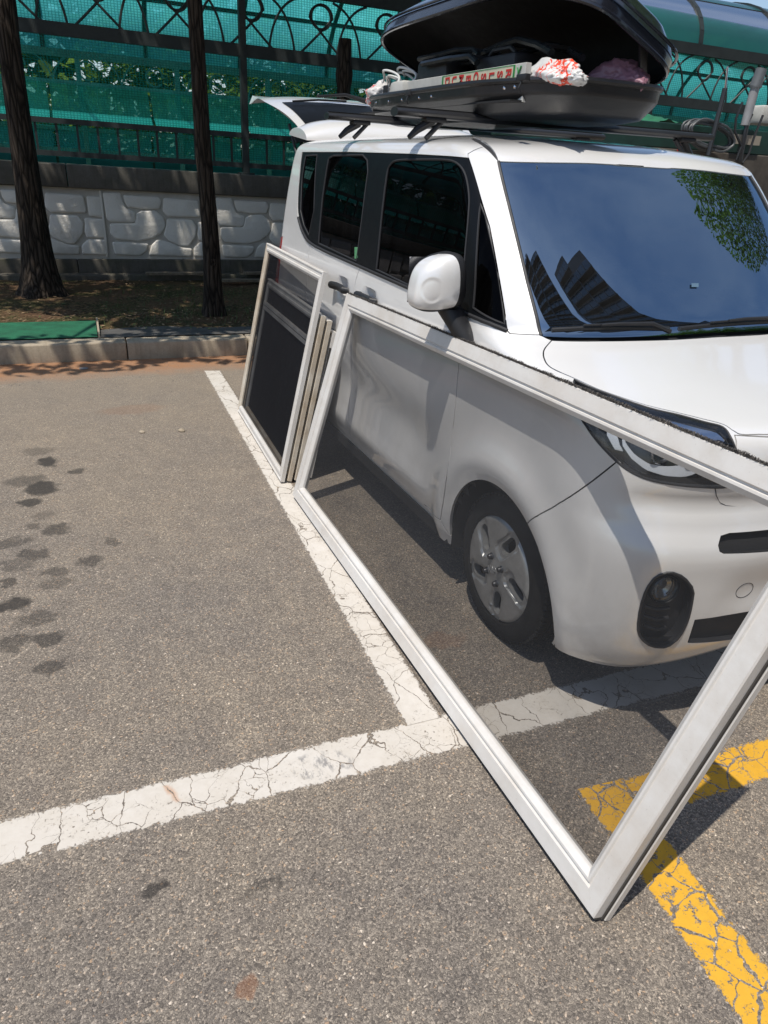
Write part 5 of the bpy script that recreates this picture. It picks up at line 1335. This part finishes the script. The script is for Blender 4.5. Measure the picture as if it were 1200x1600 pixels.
for y in (2.22, 1.30):
    mb = MB(); mb.box((BX0-.010, y-.03, RZ-.014), (BX0+.012, y+.03, RZ+.008), bev=.003); mb.tube([(BX0-.004, y, RZ-.014), (BX0-.012, y, RZ-.035), (BX0-.004, y, RZ-.05)], .004, 6); mb.build('latch', M['plastic'], BOX, True)
LA = radians(24)
def lid_pt(x, y, h):    # x,y in plan (closed), h above the rim; rotated about the far hinge
    dx = x-BX1; return Vector((BX1+dx*cos(LA)+h*sin(LA)*1.0, y, RZ+.02-dx*sin(LA)+h*cos(LA)))
def lidf(u, v, ins0=0, hs_=1.0):
    q = 2*pi*u; prof = [(.0-.006, 0), (-.004, .05), (.02, .10), (.075, .17), (.16, .205), (.30, .215)]
    f = v*(len(prof)-1); i = min(int(f), len(prof)-2); g_ = f-i; ins = prof[i][0]*(1-g_)+prof[i+1][0]*g_+ins0; z = prof[i][1]*(1-g_)+prof[i+1][1]*g_
    x, y = plan(q, ins); return lid_pt(x, y, z*hs_*(1-.35*sm(1.7, 1.0, y)))
mb = MB(); mb.grid(lidf, 96, 24); mb.add([lidf(i/96, 1) for i in range(96)], [tuple(range(96))]); lid = mb.build('lid', M['lid'], BOX, True, merge=1e-5, ang=50)
mb = MB(); mb.grid(lambda u, v: lidf(u, v, .010, .94), 96, 16); mb.add([lidf(i/96, 1, .010, .94) for i in range(96)], [tuple(range(96))]); mb.build('lid_lining', M['inner'], BOX, True, merge=1e-5)
mb = MB(); mb.tube([lid_pt(*plan(2*pi*i/120, -.002), 0.0) for i in range(120)], .009, 8, closed=True); mb.tube([lid_pt(*plan(2*pi*i/120, -.010), .055) for i in range(120)], .006, 8, closed=True); mb.build('lid_rim', M['lid'], BOX, True)
for y in (1.33, 2.55):
    mb = MB(); mb.bar(Vector((.86, y, RZ-.02)), lid_pt(.70, y-.1, .03), .035, .010, up=(0, 1, 0)); mb.build('stay_arm', M['box_black'], BOX)
# load
def bag(O, sx, sy, sz, seed, mat, name, label, prints=None):
    bm = bmesh.new(); bmesh.ops.create_icosphere(bm, subdivisions=5, radius=1)
    for v in bm.verts:
        c = v.co.copy(); q = c*1.6+Vector((seed*7.3, seed, 0)); d = noise.noise(q)*.30+abs(noise.noise(q*2.7))*.16-abs(noise.noise(q*6+Vector((3, 1, 2))))*.11+noise.noise(q*13)*.035
        k = max(0, c.z)**3; v.co = Vector((c.x*sx*(1+d)*(1-.35*k), c.y*sy*(1+d)*(1-.35*k), (c.z*(1+.6*d)+.25*k*(.5+noise.noise(q*2)))*sz))
    me = bpy.data.meshes.new(name); bm.to_mesh(me); bm.free(); me.polygons.foreach_set('use_smooth', [True]*len(me.polygons))
    o = link(name, me, mat); o.location = O; tag(o, label, 'bag'); return o
def bagmat(name, col, pr=None, loc=(0, 0, 0), sc=16, thr=.56, reg=None):
    m, n = newmat(name); o = n.obj(); c = n.mix(n.ramp(n.noise(14, 5, .6, o), [(.3, 0), (.7, .3)]), col, tuple(x*.7 for x in col))
    if pr:
        # fluttering printed strokes, as on a folded shop bag
        s_ = n._sep(o); msk = n.math('MULTIPLY', n.math('LESS_THAN', n.math('ABSOLUTE', n.math('SUBTRACT', s_[1], reg[0])), reg[1]), n.math('LESS_THAN', n.math('ABSOLUTE', n.math('SUBTRACT', s_[2], reg[2])), reg[3]))
        q1 = n.noise(sc, 2, .5, n.map(o, (1, 1, .5), rot=(.5, .3, .2)), 2.2); band = n.math('LESS_THAN', n.math('ABSOLUTE', n.math('SUBTRACT', q1, .52)), .055)
        c = n.mix(n.math('MULTIPLY', band, msk), c, pr)
    n.set(color=c, rough=.35, spec=.5, coat=.2); n.bump(n.noise(40, 5, .65, o), .5, .008); return m
pb_ = pxv(858, 112, x=.46)
bag(Vector((.47, pb_.y, 1.880)), .075, .19, .052, 1.0, bagmat('white_plastic_bag', (.66, .65, .63), (.75, .06, .02), reg=(-.09, .07, .01, .05), sc=15), 'plastic_bag', 'crumpled white plastic bag with red print in the middle of the roof box')
pb_ = pxv(965, 118, x=.62)
bag(Vector((.76, pxv(955, 118, x=.74).y, 1.885)), .085, .16, .072, 2.0, bagmat('mauve_bag', (.30, .15, .19)), 'cloth_bag', 'dusky mauve bag beside the white one at the front of the roof box')
bag(Vector((.80, pxv(1000, 125, x=.80).y+.05, 1.862)), .05, .055, .035, 3.0, bagmat('grey_beige_bag', (.26, .20, .19)), 'small_bag', 'dull beige bag at the very front end of the roof box')
pb_ = pxv(592, 136, x=.40)
bag(Vector((.42, pb_.y, 1.885)), .08, .085, .060, 5.0, bagmat('white_shop_bag', (.62, .60, .58), (.75, .06, .03), reg=(.04, .05, -.0, .05), sc=20), 'plastic_bag', 'small white shop bag with red print at the rear end of the roof box')
# sign board lying on its edge
yA, yB = pxv(640, 125, x=.37).y, pxv(822, 100, x=.37).y
SG = empty('sign_board', (.37, (yA+yB)/2, 1.84)); tag(SG, 'long white board with red letters standing on edge inside the roof box', 'sign board')
M['board'] = simple('white_board', (.55, .54, .50), .5, var=.25); M['board_green'] = simple('board_green_border', (.02, .22, .05), .5); M['letter_red'] = simple('red_letters', (.55, .03, .025), .5); M['cream'] = simple('cream_band', (.60, .58, .42), .5)
zb0, zb1 = 1.80, 1.925
mb = MB(); mb.box((.370, yB, zb0), (.395, yA+.10, zb1), bev=.002); mb.build('board', M['board'], SG)
ys0, ys1 = pxv(692, 122, x=.37).y, pxv(806, 107, x=.37).y
mb = MB(); mb.box((.3675, ys1, zb1-.050), (.3695, ys0, zb1-.006)); mb.build('text_band', M['cream'], SG)
mb = MB(); mb.box((.3665, ys0-.012, zb1-.055), (.3672, ys0, zb1-.003)); mb.box((.3665, ys1, zb1-.055), (.3672, ys1+.012, zb1-.003)); mb.box((.3665, ys1+.0121, zb1-.0055), (.3672, ys0-.0121, zb1-.0025)); mb.build('green_border', M['board_green'], SG)
dg = bpy.context.evaluated_depsgraph_get()
txt = 'DUMBOSLSR'
for i, ch in enumerate(txt):
    cu = bpy.data.curves.new('letter', 'FONT'); cu.body = ch; cu.size = .052; cu.extrude = .0006; cu.align_x = 'CENTER'; cu.align_y = 'CENTER'; cu.offset = .0012
    to = bpy.data.objects.new('letter', cu); COL.objects.link(to); dg = bpy.context.evaluated_depsgraph_get(); me = bpy.data.meshes.new_from_object(to.evaluated_get(dg)); bpy.data.objects.remove(to)
    R3 = Matrix(((0, 0, -1), (-1, 0, 0), (0, 1, 0))).to_4x4(); f = (i+.55)/len(txt)
    me.transform(Matrix.Translation((.3662, ys0-.016+(ys1-ys0+.032)*f, zb1-.027)) @ R3 @ Matrix.Rotation(radians(-90), 4, 'Z'))
    me.materials.clear(); link('letter', me, M['letter_red'], SG)
mb = MB(); mb.tube([(.3665, ys1-.016, zb1-.014), (.3665, ys1-.026, zb1-.034), (.3665, ys1-.040, zb1-.010)], .003, 5); mb.build('tick_mark', M['board_green'], SG)
# white hose coil at the rear
M['white_pvc'] = simple('white_cable', (.68, .68, .66), .35)
mb = MB()
for k in range(6):
    cy = pb_.y-.03-.02*k; P_ = []
    for i in range(26):
        q = i/25*pi*1.25-.3+.2*k; r = .085+.018*sin(k*2.1); P_.append(Vector((.42+.05*sin(k*1.7)+.02*sin(3*q), cy-.08+(r*1.25)*cos(q), 1.885+.012*k+r*.95*sin(q)*(1-.07*k))))
    mb.tube(P_, .0055, 6)
tag(mb.build('white_cable_coil', M['white_pvc'], None, True), 'loops of white cable springing up at the rear end of the roof box', 'cable')
mb = MB(); mb.box((.34, yA+.02, 1.80), (.44, yA+.17, 1.93), bev=.02); tag(mb.build('white_case', M['board'], None, True), 'plain white case behind the cable loops in the roof box', 'case')
mb = MB(); mb.box((.325, yA+.165, 1.83), (.335, yA+.205, 1.915), bev=.003); tag(mb.build('black_tool', M['plastic'], None), 'small black tool handle standing between the white cable and the case', 'tool')
# dark folded ladder-like metal parts
M['tool_metal'] = simple('dark_gloss_metal', (.05, .058, .062), .22, metal=.5, var=.5, vs=20)
def tool(pts_px, x, wid, hh, label, nm='folded_bracket'):
    root = empty(nm, pxv(*pts_px[0], x=x)); tag(root, label, 'metal bracket')
    P_ = [pxv(a, b, x=x) for a, b in pts_px]
    mb = MB(); mb.tube(P_, hh, 8); mb.build('arm', M['tool_metal'], root, True)
    mb = MB(); mb.tube([p_+Vector((wid, 0, -.004)) for p_ in P_], hh, 8); mb.build('arm', M['tool_metal'], root, True)
    for f in (.1, .5, .9):
        i = int(f*(len(P_)-1)); mb = MB(); mb.bar(P_[i], P_[i]+Vector((wid, 0, 0)), .03, .012); mb.build('plate', M['steel'], root)
tool([(655, 92), (690, 85), (715, 78), (740, 78), (748, 86)], .46, .12, .012, 'rearmost dark metal bracket on the load of the roof box, above the white board')
tool([(745, 97), (752, 84), (790, 68), (810, 62), (840, 70), (862, 82)], .50, .14, .014, 'larger dark metal bracket rising behind the white plastic bag')
tool([(660, 100), (700, 92), (735, 88), (745, 98)], .42, .10, .013, 'lower dark metal bracket lying on the white board')
for (px, py, x, s, lb) in ((690, 98, .50, .05, 'dark toolbox block under the rear metal bracket'), (790, 92, .52, .055, 'dark power tool lump under the larger metal bracket')):
    a = pxv(px, py, x=x); mb = MB(); mb.box((a.x-.06, a.y-.16, 1.80), (a.x+.08, a.y+.14, a.z+.01), bev=.02); mb.tube([(a.x-.03, a.y-.12, a.z+.01), (a.x-.03, a.y-.08, a.z+.03), (a.x-.03, a.y+.05, a.z+.03), (a.x-.03, a.y+.08, a.z+.01)], .008, 6); tag(mb.build('tool_case', M['plastic'], None, True), lb, 'tool case')
# ================================================================ trees
m, n = newmat('dark_bark'); p = n.obj(); w_ = n.noise(9, 6, .75, n.map(p, (2.4, 2.4, .35))); cr = n.vor(16, 'DISTANCE_TO_EDGE', n.map(p, (1.6, 1.6, .22)))
c = n.mix(n.ramp(cr, [(0, 0), (.20, 1)]), (.012, .009, .007), n.mix(n.ramp(w_, [(.3, 0), (.7, 1)]), (.036, .027, .020), (.080, .061, .047)))
n.set(color=c, rough=.95, spec=.2); n.bump(n.math('ADD', n.math('MULTIPLY', cr, 1.6, clamp=True), n.math('MULTIPLY', w_, .5)), .9, .03); M['bark'] = m
def leafmat(name, col, tcol):
    m, n = newmat(name); n.n.remove(n.bsdf); p = n.pos(); k = n.ramp(n.noise(1.5, 4, .6, p), [(.3, 0), (.7, 1)])
    df = n.new('BsdfDiffuse'); n.put(df, 0, n.mix(k, col, tuple(x*1.5 for x in col))); tl = n.new('BsdfTranslucent'); n.put(tl, 0, n.mix(k, tcol, tuple(x*1.4 for x in tcol))); a = n.new('MixShader'); n.put(a, 0, .45)
    n.t.links.new(df.outputs[0], a.inputs[1]); n.t.links.new(tl.outputs[0], a.inputs[2]); n.t.links.new(a.outputs[0], n.out.inputs[0]); return m
M['leaf'] = leafmat('green_leaves', (.045, .085, .022), (.07, .14, .02)); M['leaf_b'] = leafmat('light_green_leaves', (.08, .14, .03), (.14, .24, .03))
def leaves(mb, c, rx, ry, rz, n_, s0, s1, R):
    s0, s1 = s0*LS, s1*LS; n_ = int(n_/LS**1.5)
    for i in range(n_):
        while True:
            q = Vector((R.uniform(-1, 1), R.uniform(-1, 1), R.uniform(-1, 1)))
            if q.length < 1: break
        q = q*(q.length**-.35 if q.length > .05 else 1); p = Vector((c[0]+q.x*rx, c[1]+q.y*ry, c[2]+q.z*rz)); s = R.uniform(s0, s1)
        a = Vector((R.uniform(-1, 1), R.uniform(-1, 1), R.uniform(-.6, .6))).normalized(); b = a.cross(Vector((R.uniform(-.5, .5), R.uniform(-.5, .5), 1))).normalized()
        mb.m = 0 if R.random() < .65 else 1; mb.add([p-a*s, p+b*s*.45, p+a*s, p-b*s*.45], [(0, 1, 2, 3)])
LS = 1.0
def tree(base, top, r0, r1, label, clusters, seed, flare=.5, knot=None, H=8.0, group=None):
    R = random.Random(seed); root = empty('tree', base); tag(root, label, 'tree', group)
    mb = MB(); n_, K_ = 30, 54; d = (top-base); vs = []
    for k in range(K_+1):
        f = k/K_; z = f*H; c = base+d*(z/d.z)+Vector((.03*noise.noise(Vector((z*.7, seed, 0))), .03*noise.noise(Vector((z*.7, seed, 5))), 0))
        r = r0*(1-f)**1.0*.0+(r1+(r0-r1)*math.exp(-z/1.1)+r0*flare*math.exp(-z/.16))*(1-.45*f)
        for j in range(n_):
            a = 2*pi*j/n_; rr = r*(1+.10*noise.noise(Vector((cos(a)*2.2, sin(a)*2.2, z*.9+seed)))+.07*abs(sin(a*5.5+seed+1.2*noise.noise(Vector((z, seed, 2)))))*1.0+.045*noise.noise(Vector((cos(a)*7, sin(a)*7, z*3)))+.16*math.exp(-z/.2)*sin(4*a+seed))
            vs.append(Vector((c.x+rr*cos(a), c.y+rr*sin(a), base.z-.06+z)))
    mb.add(vs, [(k*n_+j, k*n_+(j+1) % n_, (k+1)*n_+(j+1) % n_, (k+1)*n_+j) for k in range(K_) for j in range(n_)]); tr = mb.build('trunk', M['bark'], root, True, ang=80)
    if knot: 
        mb = MB(); mb.lathe([(.03, 0), (.034, .012), (.018, .016), (.010, .004), (.0005, .002)], knot, (-.1, -1, 0), 14); mb.build('knot', M['bark'], tr, True)
    lm = MB()
    for (cx, cy, cz, rx, ry, rz, nn) in clusters:
        leaves(lm, (cx, cy, cz), rx, ry, rz, nn, .05, .12, R)
        zb = min(H*.8, cz-rz*.3); s = base+d*((zb*.72)/d.z); s.z = base.z+zb*.72; e = Vector((cx, cy, cz)); mb = MB(); mid = s.lerp(e, .5)+Vector((R.uniform(-.2, .2), R.uniform(-.2, .2), .25)); mb.tube([s, mid, e], [.06, .04, .015], 7); mb.build('branch', M['bark'], root, True)
    if clusters: lm.build('crown', [M['leaf'], M['leaf_b']], root)
    return root
tb1 = gp(65, 462, .20); tb1 = Vector(at(65, 462, 7.35)); tb1.z = .15
tt1 = at(8, 0, 7.35)
tree(tb1, tt1, .175, .095, 'thick dark tree at the left end of the planting bed, its trunk leaning left', [(-1.6, 5.6, 5.2, 1.3, 1.0, .8, 1500), (-.6, 5.6, 5.8, 1.2, 1.1, .9, 1500), (-2.6, 6.4, 5.5, 1.2, 1.2, .9, 1300), (-1.2, 7.2, 6.8, 1.4, 1.3, 1.0, 1500), (-1.4, 4.9, 4.4, .8, .5, .4, 500), (-2.7, 4.1, 4.6, .9, .4, .4, 200), (-1.35, 4.15, 4.7, 1.0, .4, .4, 220)], 3, .55)
tb2 = gp(334, 488, .13); tt2 = at(304, 0, 6.2)
tree(tb2, tt2, .090, .066, 'slender dark tree standing nearer the kerb, in front of the wall', [(-.3, 4.2, 4.6, .8, .4, .4, 260), (.3, 4.9, 5.0, 1.1, .9, .7, 1400), (1.3, 5.4, 5.7, 1.2, 1.1, .9, 1500), (-.3, 6.1, 6.3, 1.2, 1.2, .9, 1400), (.9, 6.7, 7.0, 1.5, 1.2, 1.0, 1500), (.7, 4.5, 4.3, .7, .4, .35, 450), (2.3, 6.3, 5.6, 1.2, 1.2, .9, 1400), (3.4, 6.2, 5.8, 1.3, 1.3, .9, 1500), (2.6, 7.6, 6.6, 1.4, 1.2, 1.0, 1300)], 5, .45, knot=Vector(at(333, 410, 6.12)))
# cut trunk behind the van
b3 = Vector(at(532, 150, 7.5)); b3.z = .14; t3 = Vector(at(534, 60, 7.5)); rs = random.Random(4)
root = empty('cut_tree', b3); tag(root, 'dark tree trunk with a sawn off top behind the open tailgate', 'tree')
mb = MB(); Hh = t3.z-b3.z; n_ = 18; K_ = 40; vs = []
for k in range(K_+1):
    z = Hh*k/K_; up = sm(Hh-.75, Hh-.55, z); r = (.17-.012*z)*(1-.52*up); cx = b3.x+.04*up
    r *= 1+.25*sm(Hh-.45, Hh-.35, z)*(1-sm(Hh-.32, Hh-.2, z))
    for j in range(n_):
        a = 2*pi*j/n_; rr = r*(1+.16*noise.noise(Vector((cos(a)*1.7, sin(a)*1.7, z*3)))+.06*abs(sin(5*a))); vs.append(Vector((cx+rr*cos(a), b3.y+rr*sin(a), b3.z+z)))
mb.add(vs, [(k*n_+j, k*n_+(j+1) % n_, (k+1)*n_+(j+1) % n_, (k+1)*n_+j) for k in range(K_) for j in range(n_)]+[tuple(range(K_*n_, (K_+1)*n_))]); mb.build('trunk', M['bark'], root, True, ang=70)
LS = .5
# tree overhanging from the far side of the van (mirrored in the windscreen), right of the picture
tree(Vector((7.8, 5.75, .14)), Vector((7.7, 5.7, 5.0)), .20, .13, 'leafy tree to the right of the picture, overhanging the cars', [(5.9, 2.9, 5.2, 1.6, 1.5, 1.0, 2600), (6.6, 3.6, 5.6, 1.6, 1.6, 1.1, 2600), (7.6, 5.3, 6.6, 1.7, 1.6, 1.2, 2400), (6.2, 1.6, 5.3, 1.5, 1.3, 1.0, 2500), (7.4, 2.6, 6.2, 1.4, 1.5, 1.0, 2000)], 9, .4)
LS = 1.0
# greenery beyond the ramp
RB = random.Random(12)
for i in range(13):
    x = -4.5+1.65*i; Y = 14.2+RB.uniform(-.4, .8); c = row(x, Y, 0); root = empty('garden_tree', c)
    tag(root, 'bushy green garden tree glimpsed through the far fence of the ramp', 'tree', 'garden trees beyond the ramp')
    mb = MB(); mb.tube([c, c+Vector((.1, 0, 1.2)), c+Vector((0, .1, 2.6))], [.09, .07, .03], 7); mb.build('trunk', M['bark'], root, True)
    lm = MB(); 
    for k in range(5): leaves(lm, (c.x+RB.uniform(-.8, .8), c.y+RB.uniform(-.5, .5), RB.uniform(1.5, 3.6)), .8, .7, .6, 420, .05, .11, RB)
    lm.build('crown', [M['leaf'], M['leaf_b']], root)
M['lawn'] = simple('far_lawn', (.07, .12, .03), .9, var=.5, vs=2)
mb = MB(); mb.grid(lambda u, v: row(-14+40*u, 13.0+26*v, .9+.3*noise.noise(Vector((u*9, v*5, 0)))), 40, 16); tag(mb.build('garden_ground', M['lawn'], None, True), kind='structure')
mb = MB(); leaves(mb, (4, 20, 3.4), 19, 1.6, 3.6, 16000, .18, .45, RB); tag(mb.build('distant_hedge', [M['leaf'], M['leaf_b']]), kind='stuff')

# ================================================================ things to the right, beyond the van
# small truck bed with hose, posts and pipes
TBK = empty('truck_bed', (4.6, 4.2, 0)); tag(TBK, 'dark green low truck bed parked beyond the van, loaded with tools', 'truck')
M['truck_green'] = simple('dark_green_panel', (.012, .045, .035), .5, var=.4, vs=6); M['rust_grey'] = simple('brown_grey_board', (.10, .085, .07), .8, var=.5, vs=7)
ty = 4.6
za = pxv(1050, 200, y=ty).z; zb_ = pxv(1050, 232, y=ty).z; xa = 2.2; xb = 7.6
mb = MB(); mb.box((xa, ty, zb_), (xb, ty+.05, za+.04), bev=.008); mb.build('side_board', M['truck_green'], TBK)
mb = MB(); mb.box((xa-.02, ty-.03, zb_-.42), (xb+.02, ty+1.7, zb_-.003), bev=.01); mb.build('bed', M['rust_grey'], TBK)
mb = MB(); mb.box((xa, ty+1.62, zb_), (xb, ty+1.67, za+.04), bev=.008); mb.build('side_board', M['truck_green'], TBK)
mb = MB(); mb.box((xa+.1, ty+.2, .45), (xb-.1, ty+1.4, zb_-.43)); mb.build('chassis', M['inner'], TBK)
for x in (xa+1.0, xb-1.0):
    mb = MB(); mb.lathe([(.01, 0), (.20, 0), (.21, .03), (.34, .03), (.36, .06), (.36, .2), (.33, .22), (.0, .22)], (x, ty+.02, .36), (0, 1, 0), 36); mb.build('wheel', M['tyre'], TBK, True)
HP = lambda px, py, y=ty-.09: pxv(px, py, y=y)
M['hose'] = simple('grey_hose', (.075, .08, .085), .5, var=.3)
mb = MB(); c = HP(1103, 212); ax1 = (HP(1140, 222)-HP(1066, 200))/2; ax2 = (HP(1108, 196)-HP(1103, 240))/2
for k in range(9):
    P_ = [c+ax1*(1-.05*(k % 3))*cos(q*pi/16)+ax2*(1-.09*(k % 4))*sin(q*pi/16)+Vector((.01*sin(k), -.02*k*.5, .006*sin(q+k*2))) for q in range(32)]; mb.tube(P_, .011, 6, closed=True)
hz_ = mb.build('hose_coil', M['hose'], None, True); tag(hz_, 'coil of grey hose hanging at the truck bed behind the van roof', 'hose')
mb = MB(); mb.box(HP(1062, 236)+Vector((0, 0, 0)), HP(1066, 203)+Vector((.02, .03, 0)), bev=.004); tag(mb.build('red_marker', M['red']), 'faded red reflector at the left end of the hose coil', 'reflector')
mb = MB(); mb.tube([HP(1106, 243, ty-.22), HP(1133, 138, ty-.22)], .022, 10); mb.m = 1; mb.tube([HP(1133, 139, ty-.22), HP(1137, 104, ty-.22)], .009, 8); tag(mb.build('pole', [M['steel'], M['chrome']], None, True), 'dark pole with a thin bright tip standing before the hose coil', 'pole')
M['pvc'] = simple('grey_pvc', (.30, .30, .31), .4, var=.25, vs=6)
PPX = empty('pvc_pipe', HP(1165, 195)); tag(PPX, 'grey plastic pipe with a thicker dark collar leaning at the right edge', 'pipe')
mb = MB(); mb.tube([HP(1164, 196, ty-.1), HP(1180, 136, ty-.1)], .040, 14); mb.build('pipe', M['pvc'], PPX, True); mb = MB(); mb.tube([HP(1180, 136, ty-.1), HP(1182, 130, ty-.1), HP(1190, 108, ty-.1)], [.052, .050, .048], 14); mb.tube([HP(1180.5, 137, ty-.1), HP(1181, 134, ty-.1)], .056, 14); mb.build('collar', simple('grey_collar', (.12, .13, .14), .5), PPX, True)
mb = MB(); mb.tube([HP(1156, 252, ty-.12), HP(1168, 190, ty-.12), HP(1174, 178, ty-.12)], .020, 8); tag(mb.build('steel_tube', M['steel'], None, True), 'dark steel tube below the grey pipe', 'tube')
for k, (P_, lb) in enumerate(((((1160, 160), (1150, 185), (1148, 205), (1158, 228), (1150, 250)), 'thin black cable drooping left of the grey pipe'), (((1192, 180), (1178, 215), (1170, 240), (1160, 255)), 'thin black strap running down right of the grey pipe'))):
    mb = MB(); mb.tube([HP(a, b_, ty-.16) for a, b_ in P_], .011, 7); tag(mb.build('cable', M['plastic'], None, True), lb, 'cable')
mb = MB(); mb.box(HP(1140, 224, ty-.04), HP(1190, 213, ty-.06)); tag(mb.build('wooden_batten', simple('pale_batten', (.36, .31, .25), .7)), 'pale wooden batten lying on the truck bed at the right', 'batten')
mb = MB(); mb.box(HP(1188, 193, ty+.1), HP(1225, 172, ty+.35), bev=.03); tag(mb.build('white_canister', M['board'], None, True), 'off-white canister at the far right edge', 'canister')
M['tarp'] = simple('green_tarp', (.015, .16, .07), .6, var=.4)
mb = MB(); t0, t1 = HP(1008, 200, ty+.3), HP(1068, 196, ty+.3); pk = HP(1045, 184, ty+.4)
mb.grid(lambda u, v: t0.lerp(t1, u)+Vector((0, .7*v, (pk.z-t0.z)*sin(pi*u)*(.5+.5*sin(pi*v))+.03*noise.noise(Vector((u*6, v*6, 0))))), 14, 10); tag(mb.build('green_tarp', M['tarp'], None, True), 'bright green tarpaulin heaped on the truck bed behind the roof box', 'tarpaulin')
# neighbouring white car: only its roof corner shows
NC = empty('parked_car', (4.2, 2.4, 0)); tag(NC, 'white car parked beyond the van, only a roof corner in the picture', 'car')
rf = pxv(1190, 272, x=3.45); ncx = 3.45; 
def nc(u, v, z0, z1, x0, x1, y0, y1, rnd):
    return None
def loft(rings, mat, name, par):
    mb = MB(); n_ = 32; vs = []
    for (z, x0, x1, y0, y1) in rings:
        for j in range(n_):
            q = 2*pi*j/n_; c, s = cos(q), sin(q); e = .38; vs.append(Vector(((x0+x1)/2+(x1-x0)/2*math.copysign(abs(c)**e, c), (y0+y1)/2+(y1-y0)/2*math.copysign(abs(s)**e, s), z)))
    K_ = len(rings); mb.add(vs, [(k*n_+j, k*n_+(j+1) % n_, (k+1)*n_+(j+1) % n_, (k+1)*n_+j) for k in range(K_-1) for j in range(n_)]+[tuple(range((K_-1)*n_, K_*n_)), tuple(range(n_))]); return mb.build(name, mat, par, True, ang=50)
X0 = 3.05; zt_ = 1.44
loft([(.25, X0+.03, X0+1.72, .1, 4.4), (.5, X0, X0+1.75, 0, 4.5), (.85, X0+.02, X0+1.73, .15, 4.45), (.98, X0+.10, X0+1.65, .9, 4.3)], M['paint'], 'body', NC)
loft([(.985, X0+.11, X0+1.64, 1.0, 4.25), (1.34, X0+.22, X0+1.53, 1.65, 3.9)], M['side_glass'], 'side_window', NC)
loft([(1.345, X0+.21, X0+1.54, 1.62, 3.92), (1.40, X0+.26, X0+1.49, 1.75, 3.75), (1.43, X0+.4, X0+1.35, 2.0, 3.5)], M['paint'], 'roof', NC)
for (x, y) in ((X0+.05, .85), (X0+.05, 3.5), (X0+1.55, .85), (X0+1.55, 3.5)):
    mb = MB(); mb.lathe([(.01, 0), (.2, 0), (.21, .01), (.30, 0), (.315, .03), (.315, .17), (.29, .19), (.0, .19)], (x-.03, y, .315), (1, 0, 0), 36); mb.build('wheel', M['tyre'], NC, True)

# ================================================================ apartment blocks behind the photographer (seen in the windscreen)
m, n = newmat('apartment_concrete'); p = n.obj(); n.set(color=n.mix(n.noise(.4, 4, .6, p), (.12, .12, .12), (.08, .08, .085)), rough=.9); M['apt'] = m
M['apt_win'] = simple('apartment_window', (.03, .04, .05), .15, coat=.5)
def block(c, ang, L, D, H, label):
    root = empty('apartment_block', c, ang); tag(root, label, 'apartment block', None); Mx = Matrix.Translation(c) @ Matrix.Rotation(ang, 4, 'Z')
    mb = MB()
    nb = max(2, int(L/8))
    for i in range(nb): o = (i % 2)*1.6; mb.box((-L/2+i*L/nb, -D/2-o, 0), (-L/2+(i+1)*L/nb-.01, D/2-o*.5, H-(i % 3)*1.1), Mx)
    mb.build('wall', M['apt'], root)
    mb = MB(); fl = int(H/2.9)
    for k in range(fl):
        for i in range(nb):
            o = (i % 2)*1.6
            for j in range(3):
                x = -L/2+(i+.18+.32*j)*L/nb; mb.box((x-1.0, -D/2-o-.06, k*2.9+.9), (x+1.0, -D/2-o+.05, k*2.9+2.3), Mx)
        for j in (-.3, .3): mb.box((L/2-.05, D*j-.8, k*2.9+.9), (L/2+.06, D*j+.8, k*2.9+2.2), Mx)
    ow = mb.build('window', M['apt_win'], root); ow['kind'] = 'stuff'
    mb = MB()
    for k in range(1, fl):
        for i in range(nb):
            o = (i % 2)*1.6; mb.box((-L/2+(i+.05)*L/nb, -D/2-o-.55, k*2.9-.1), (-L/2+(i+.95)*L/nb, -D/2-o-.01, k*2.9+.05), Mx)
    ob = mb.build('balcony_slab', M['apt'], root); ob['kind'] = 'stuff'
    return root
block(Vector((24.4, -19.8, 0)), pi+.5, 14, 12, 48, 'tall grey apartment block mirrored as a dark receding silhouette in the windscreen')
block(Vector((6.5, -26.5, 0)), pi+.30, 16, 12, 58, 'nearer grey apartment block mirrored at the lower left of the windscreen')
